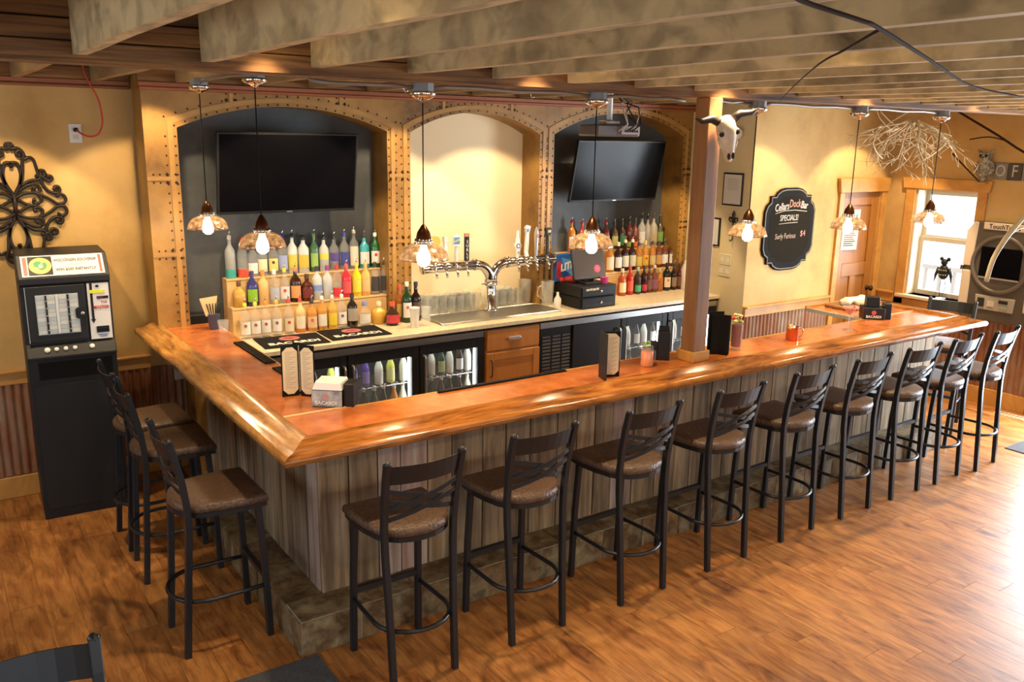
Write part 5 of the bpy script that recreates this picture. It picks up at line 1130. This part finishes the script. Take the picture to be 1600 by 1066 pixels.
# ---- chalkboard
cb = thing('chalkboard', 'black scalloped chalkboard listing specials on the gold wall', 'chalkboard', (5.49, 1.95, 1.585), 0)
def scallop(w_, h_, k):
    q = []
    for sx, sz in ((1, 1), (-1, 1), (-1, -1), (1, -1)):
        c = [(w_, h_*.45), (w_*.93, h_*.60), (w_*.80, h_*.68), (w_*.80, h_*.82), (w_*.62, h_*.82), (w_*.56, h_*.90), (w_*.42, h_*.97), (w_*.25, h_)]
        if sx*sz < 0: c = c[::-1]
        q += [(sx*a*k, sz*b*k) for a, b in c]
    return q
MB().prism(scallop(.355, .375, 1), -.022, 0, 'y').build('frame', MT['blackm'], cb, bevel=.004)
MB().prism(scallop(.355, .375, .965), -.0235, -.022, 'y').build('gilt_line', col((.22,.19,.12), .5), cb)
MB().prism(scallop(.355, .375, .945), -.0250, -.0235, 'y').build('inner_frame', MT['blackm'], cb)
MB().prism(scallop(.355, .375, .80), -.0262, -.0250, 'y').build('slate', MT['board'], cb)
RT = (PI/2, 0, 0)
text('lettering', 'Cellars', .095, MT['chalk'], cb, (-.135, -.0268, .205), (PI/2, math.radians(-6), 0), sx=.72, shear=.15, bold=.001); text('lettering', 'Dock', .10, MT['chalk_r'], cb, (.045, -.0268, .232), RT, sx=.72, shear=.1, bold=.001); text('lettering', 'Bar', .095, MT['chalk'], cb, (.178, -.0268, .215), (PI/2, math.radians(6), 0), sx=.75, shear=.1, bold=.001)
MB().tube([(-.22, -.0268, .150), (-.1, -.0268, .172), (.05, -.0268, .175), (.22, -.0268, .158)], .003, 5).build('chalk_line', MT['chalk'], cb)
text('lettering', 'SPECIALS!', .075, MT['chalk'], cb, (-.02, -.0268, .105), RT, sx=.8); MB().tube([(-.16, -.0268, .055), (-.05, -.0268, .060), (.10, -.0268, .062)], .0025, 5).build('chalk_line', MT['chalk'], cb)
text('lettering', 'Surly Furious', .070, col((.40,.30,.24), .9), cb, (-.055, -.0268, -.06), RT, sx=.78, shear=.1); text('lettering', '$4', .075, MT['chalk_r'], cb, (.19, -.0268, -.045), RT)

# ---- notice on the door
nt = thing('door_notice', 'white paper notice with red and black lines on the pine door', 'notice', (6.46, 1.958, 1.535), 0); nt.rotation_euler = (0, math.radians(1.5), 0)
pg = MB().box(-.128, .128, -.0015, 0, -.198, .198).build('sheet', col((.74,.70,.62), .7), nt)
for i in range(9): MB().box(-.095, .09-.02*((i*5) % 3), -.0022, -.0015, .0-i*.020, .010-i*.020).build('print_line', col((.50,.10,.08), .7) if i < 6 else col((.06,.05,.05), .7), pg)
for i, (a, b) in enumerate(((-.03, .09), (.03, .07), (.07, .12), (-.06, .15))): MB().prism([(a-.008, b-.025), (a+.010, b-.02), (a+.016, b+.03), (a-.002, b+.025)], -.0022, -.0015, 'y').build('print_mark', col((.10,.12,.10), .7), pg)

# ---- wrought iron scroll on the machine wall
wi = thing('iron_scroll', 'round black wrought-iron scroll ornament on the left wall', 'wall ornament', (0, 0, 0))
c0 = at(24, 322, y=3.02); K = (at(103, 322, y=3.02).x-c0.x)/345
ST = [[(0,-60),(14,-100),(45,-160),(60,-230),(52,-290),(36,-318),(10,-322),(-6,-310),(0,-298)],
 [(45,-160),(66,-235),(78,-330),(92,-372),(84,-405),(56,-428),(14,-424)], [(84,-405),(62,-412),(44,-398),(46,-378),(62,-374)],
 [(14,-424),(-4,-440),(-2,-460),(16,-462),(22,-448)],
 [(92,-345),(128,-362),(154,-342),(166,-290),(180,-230),(204,-214),(222,-236),(216,-262),(198,-262)],
 [(60,-150),(110,-185),(165,-192),(186,-206),(180,-226),(164,-222)],
 [(36,-110),(95,-152),(150,-160),(176,-138),(174,-108),(146,-98),(126,-112),(136,-128)],
 [(10,-60),(70,-92),(150,-92),(225,-56),(285,-12),(325,-10),(348,-34),(340,-70),(312,-84),(292,-70)],
 [(186,-206),(204,-150),(240,-104),(288,-90),(312,-108),(306,-138),(282,-140),(276,-124)],
 [(206,-214),(228,-190),(250,-182),(268,-198),(262,-220),(244,-220)],
 [(150,-92),(176,-66),(178,-34),(150,-14),(126,-22),(130,-42)], [(150,0),(92,-4),(30,-40)]]
def smooth(P, n=5):
    out = []
    for i in range(len(P)-1):
        p0, p1, p2, p3 = P[max(i-1, 0)], P[i], P[i+1], P[min(i+2, len(P)-1)]
        for k in range(n):
            t = k/n; out.append(tuple(.5*(2*p1[j]+(p2[j]-p0[j])*t+(2*p0[j]-5*p1[j]+4*p2[j]-p3[j])*t*t+(3*p1[j]-p0[j]-3*p2[j]+p3[j])*t**3) for j in range(len(p1))))
    return out+[tuple(P[-1])]
for s in (1, -1):
    for vz in (1, -1):
        for S in ST:
            P = [(c0.x+s*K*a, 3.022, c0.z-vz*K*b) for a, b in smooth(S)]
            MB().tube(P, .0105, 6).build('scroll_bar', MT['iron'], wi)
            MB().ball((P[-1][0], 3.02, P[-1][2]), .013, 7, 5).build('scroll_tip', MT['iron'], wi)
MB().tube([(c0.x, 3.022, c0.z-.078), (c0.x, 3.022, c0.z+.078)], .013, 6).build('spine', MT['iron'], wi)
# outlet high on the wall with a red cord
ol = thing('wall_outlet', 'cream wall outlet high beside the iron scroll', 'outlet', (-.208, 3.04, 2.348)); MB().box(-.037, .037, -.007, 0, -.058, .058).build('plate', MT['white'], ol, bevel=.002)
for zz in (.022, -.022): MB().box(-.016, .016, -.009, -.007, zz-.014, zz+.014).build('socket', col((.55,.53,.48), .4), ol)
P = [(-.208, 3.00, 2.372), (-.18, 2.975, 2.345), (-.14, 2.96, 2.330), (-.09, 2.95, 2.345), (-.06, 2.95, 2.41), (-.06, 2.95, 2.49), (-.075, 2.95, 2.57), (-.11, 2.955, 2.65), (-.135, 2.96, 2.72), (-.145, 2.965, 2.84)]
rc = thing('extension_cord', 'red extension cord looping from the wall outlet to the ceiling', 'cord'); MB().tube(smooth(P, 4), .0055, 7).build('cord', MT['red'], rc); MB().tube([(-.208, 3.031, 2.370), (-.208, 2.995, 2.372)], .013, 10).build('plug', MT['blackp'], rc)

# ---- twig ball, vines, stick
random.seed(21)
tb = thing('twig_ball', 'bleached twig ball hung under the ceiling before the window corner', 'decoration', (5.72, .98, 2.565)); tb.scale = (.78, .78, .85)
def grow(p, d, L, r, depth, acc):
    P = [p]; n = 5
    for i in range(n):
        d = (d+Vector((random.uniform(-.35, .35), random.uniform(-.35, .35), random.uniform(-.22, .20)))).normalized()
        q = P[-1]+d*L/n
        if q.z > .02: q.z = .02-random.random()*.02; d.z = -abs(d.z)*.5
        P.append(q)
    acc.tube(P, [r*(1-.6*i/n) for i in range(n+1)], 5)
    if depth:
        for k in range(4):
            i = random.randint(1, n); grow(P[i], (d+Vector((random.uniform(-1, 1), random.uniform(-1, 1), random.uniform(-.5, .4)))).normalized(), L*random.uniform(.35, .6), r*.6, depth-1, acc)
for k in range(13):
    a = 2*PI*k/13; acc = MB()
    grow(Vector((random.uniform(-.05, .05), random.uniform(-.05, .05), -.01)), Vector((math.cos(a), math.sin(a), -.08-.55*random.random())).normalized(), .52, .010, 2, acc); acc.build('branch', MT['twig'], tb)
for k in range(4):
    a0 = random.uniform(0, 6.28); P = [(.42*math.cos(a0+i*.35), .34*math.sin(a0+i*.35), -.40+.07*i+.02*k) for i in range(8)]
    MB().tube(P, [.007-.0006*i for i in range(8)], 5).build('hoop', MT['twig'], tb)
v1 = thing('hanging_vine', 'dark bare vine trailing under the joists at top right', 'branch')
P = [at(1225, -25, z=2.60), at(1250, 0, z=2.595), at(1345, 32, z=2.59), at(1375, 45, z=2.59), at(1455, 95, z=2.585), at(1520, 135, z=2.585), at(1600, 152, z=2.585), at(1660, 165, z=2.60)]
MB().tube(smooth([tuple(q) for q in P], 4), .0042, 6).build('stem', MT['vine'], v1)
P = [at(1376, 45, z=2.59), at(1320, 78, z=2.59), at(1280, 100, z=2.595), at(1240, 135, z=2.60), at(1218, 158, z=2.60)]
MB().tube(smooth([tuple(q) for q in P], 4), [.0034-.0001*i for i in range(17)], 6).build('side_shoot', MT['vine'], v1)
v2 = thing('dark_branch', 'short dark branch hanging at the top right edge', 'branch')
MB().tube(smooth([tuple(at(u, v, y=-.9)) for u, v in ((1592, -12), (1582, 30), (1574, 70), (1576, 95), (1584, 108))], 4), .011, 6).build('stem', MT['vine'], v2)
v3 = thing('wall_branch', 'thin dark branch running from the twig ball behind the owl', 'branch')
MB().tube(smooth([tuple(at(u, v, x=6.75)) for u, v in ((1490, 170), (1520, 188), (1560, 212), (1600, 238), (1650, 262))], 4), .010, 6).build('stem', MT['vine'], v3)
MB().tube(smooth([tuple(at(u, v, x=6.75)) for u, v in ((1572, 220), (1545, 214), (1515, 218))], 4), .006, 6).build('side_shoot', MT['vine'], v3)
MB().tube(smooth([tuple(at(u, v, x=6.8)) for u, v in ((1488, 240), (1505, 258), (1530, 284))], 4), .007, 6).build('side_shoot', MT['vine'], v3)
ws = thing('pale_stick', 'pale peeled stick leaning across the right edge before the jukebox', 'branch')
MB().tube(smooth([tuple(at(u, v, y=-.6)) for u, v in ((1541, 440), (1552, 405), (1572, 372), (1600, 338), (1650, 280), (1720, 190), (1790, 95))], 4), [.014+.0002*i for i in range(25)], 8).build('stem', MT['twig'], ws)
MB().tube(smooth([tuple(at(u, v, y=-.6)) for u, v in ((1570, 374), (1590, 358), (1620, 350), (1660, 330))], 4), .008, 7).build('side_shoot', MT['twig'], ws)

# ---- owl and letter tiles above the jukebox
ow = thing('owl_figure', 'grey mottled owl figure perched above the window casing', 'figurine', (6.93, .985, 2.055), -PI/2)
om = noisy('owl_feathers', [(.35,(.09,.08,.06)),(.5,(.26,.24,.18)),(.65,(.45,.42,.34))], nscale=40, detail=3, rough=.8)
MB().lathe([(.010, -.02), (.035, .03), (.058, .085), (.062, .13), (.052, .17), (.050, .195), (.058, .215), (.052, .24), (.030, .25)], n=16, sy=.75).build('body', om, ow)
for s in (-1, 1):
    MB().tube([(s*.040, 0, .235), (s*.058, -.005, .262), (s*.075, -.005, .272)], [.018, .010, .002], 7).build('ear_tuft', om, ow)
    MB().ball((s*.024, -.038, .218), .014, 8, 6, (1, .6, 1)).build('eye', MT['blackp'], ow)
    MB().tube([(s*.058, .01, .17), (s*.070, .012, .10), (s*.040, .015, .02)], [.012, .024, .006], 8).build('wing', om, ow)
MB().tube([(0, -.045, .205), (0, -.055, .192)], [.008, .002], 6).build('beak', MT['horn'], ow)
MB().box(-.05, .05, -.03, .055, -.03, -.018).build('perch', MT['pine'], ow)
for i, ch in enumerate('OFF'):
    t = thing('letter_tile', ('grey photo letter tile nearest the owl on the right wall', 'second photo letter tile from the owl, dark ground', 'third photo letter tile from the owl, at the photo edge')[i], 'sign', (6.998, .86-i*.125, 2.14), -PI/2)
    MB().box(-.058, .058, -.018, 0, -.075, .075).build('tile', col(((.22,.19,.16), (.06,.05,.045), (.25,.22,.19))[i], .4), t, bevel=.003); text('lettering', ch, .15, col((.50,.48,.44), .6), t, (0, -.0188, 0), RT, sx=.8)

# ---- jukebox on the right wall
jb = thing('wall_jukebox', 'grey and cream digital jukebox hung on the right wall', 'jukebox', (6.995, .70, 0), -PI/2)
JG = col((.085,.070,.055), .4); JC = col((.62,.52,.40), .4)
MB().prism([(-.36, .85), (-.28, .79), (.28, .79), (.36, .85), (.33, .93), (.33, 1.60), (.28, 1.69), (-.28, 1.69), (-.33, 1.60), (-.33, .93)], -.10, 0, 'y').build('body', JG, jb, bevel=.012, seg=2)
for s in (-1, 1):
    MB().prism([(s*.335, .92), (s*.25, .92), (s*.25, 1.24), (s*.335, 1.24)], -.112, -.098, 'y').build('side_panel', JC, jb, bevel=.008)
    MB().prism([(s*.335, 1.28), (s*.25, 1.28), (s*.235, 1.685), (s*.275, 1.685), (s*.335, 1.60)], -.112, -.098, 'y').build('side_panel', JC, jb, bevel=.008)
    MB().box(s*.34-.012, s*.34+.012, -.115, -.06, 1.24, 1.28).build('clamp', JG, jb)
MB().box(-.19, .19, -.112, -.098, 1.625, 1.69).build('header', JC, jb, bevel=.006)
text('lettering', 'TouchTunes', .055, MT['blackp'], jb, (.0, -.1128, 1.655), RT, bold=.001)
P = [(.245*math.cos(a), -.108, 1.32+.25*math.sin(a)) for a in [2*PI*i/36 for i in range(36)]]
MB().tube(P, .020, 8, closed=True).build('ring', col((.12,.10,.08), .35), jb)
MB().prism([(.18, 1.20), (.18, 1.47), (-.18, 1.47), (-.18, 1.20)], -.112, -.10, 'y').build('screen', MT['screen'], jb, bevel=.002)
MB().box(-.18, .18, -.113, -.105, 1.185, 1.20).build('screen_edge', MT['alu'], jb)
pp_ = MB().prism([(-.17, .90), (.17, .90), (.18, 1.03), (-.18, 1.03)], -.112, -.098, 'y').build('pay_panel', col((.36,.33,.28), .4), jb, bevel=.004)
for a, b, c_, cc in ((-.15, -.09, (.925, 1.005), (.02,.02,.02)), (-.06, .0, (.935, .985), (.55,.50,.42)), (.04, .12, (.975, 1.005), (.02,.02,.02)), (.05, .12, (.925, .955), (.30,.36,.28))): MB().box(a, b, -.118, -.112, c_[0], c_[1]).build('slot', col(cc, .4), pp_)

# ---- black bird figurine on the window sill
bf = thing('bird_figurine', 'black spotted bird figurine on wire legs on the window sill', 'figurine', (7.04, 1.29, .905), -PI/2)
MB().ball((0, 0, .26), .055, 12, 8, (1, .8, 1.35)).build('body', MT['blackp'], bf); MB().ball((0, -.005, .355), .034, 10, 7).build('head', MT['blackp'], bf)
for s in (-1, 1):
    MB().ball((s*.035, 0, .385), .020, 8, 6, (1, .6, 1)).build('ear', MT['blackp'], bf); MB().tube([(s*.05, 0, .30), (s*.075, 0, .23), (s*.085, 0, .16)], [.016, .014, .003], 7).build('wing', MT['blackp'], bf)
    MB().tube([(s*.015, 0, .20), (s*.03, .01, .12), (s*.012, 0, .03), (s*.02, 0, .004)], .0025, 5).build('wire_leg', MT['blackp'], bf)
for i in range(10): a = -PI/2-.8+.4*(i % 5); z = .235+.045*(i//5); MB().ball((.052*math.cos(a), .044*math.sin(a), z), .006, 6, 4).build('spot', col((.55,.60,.45), .5), bf)
MB().lathe([(.045, 0), (.045, .006)], n=18).build('base', MT['white'], bf)
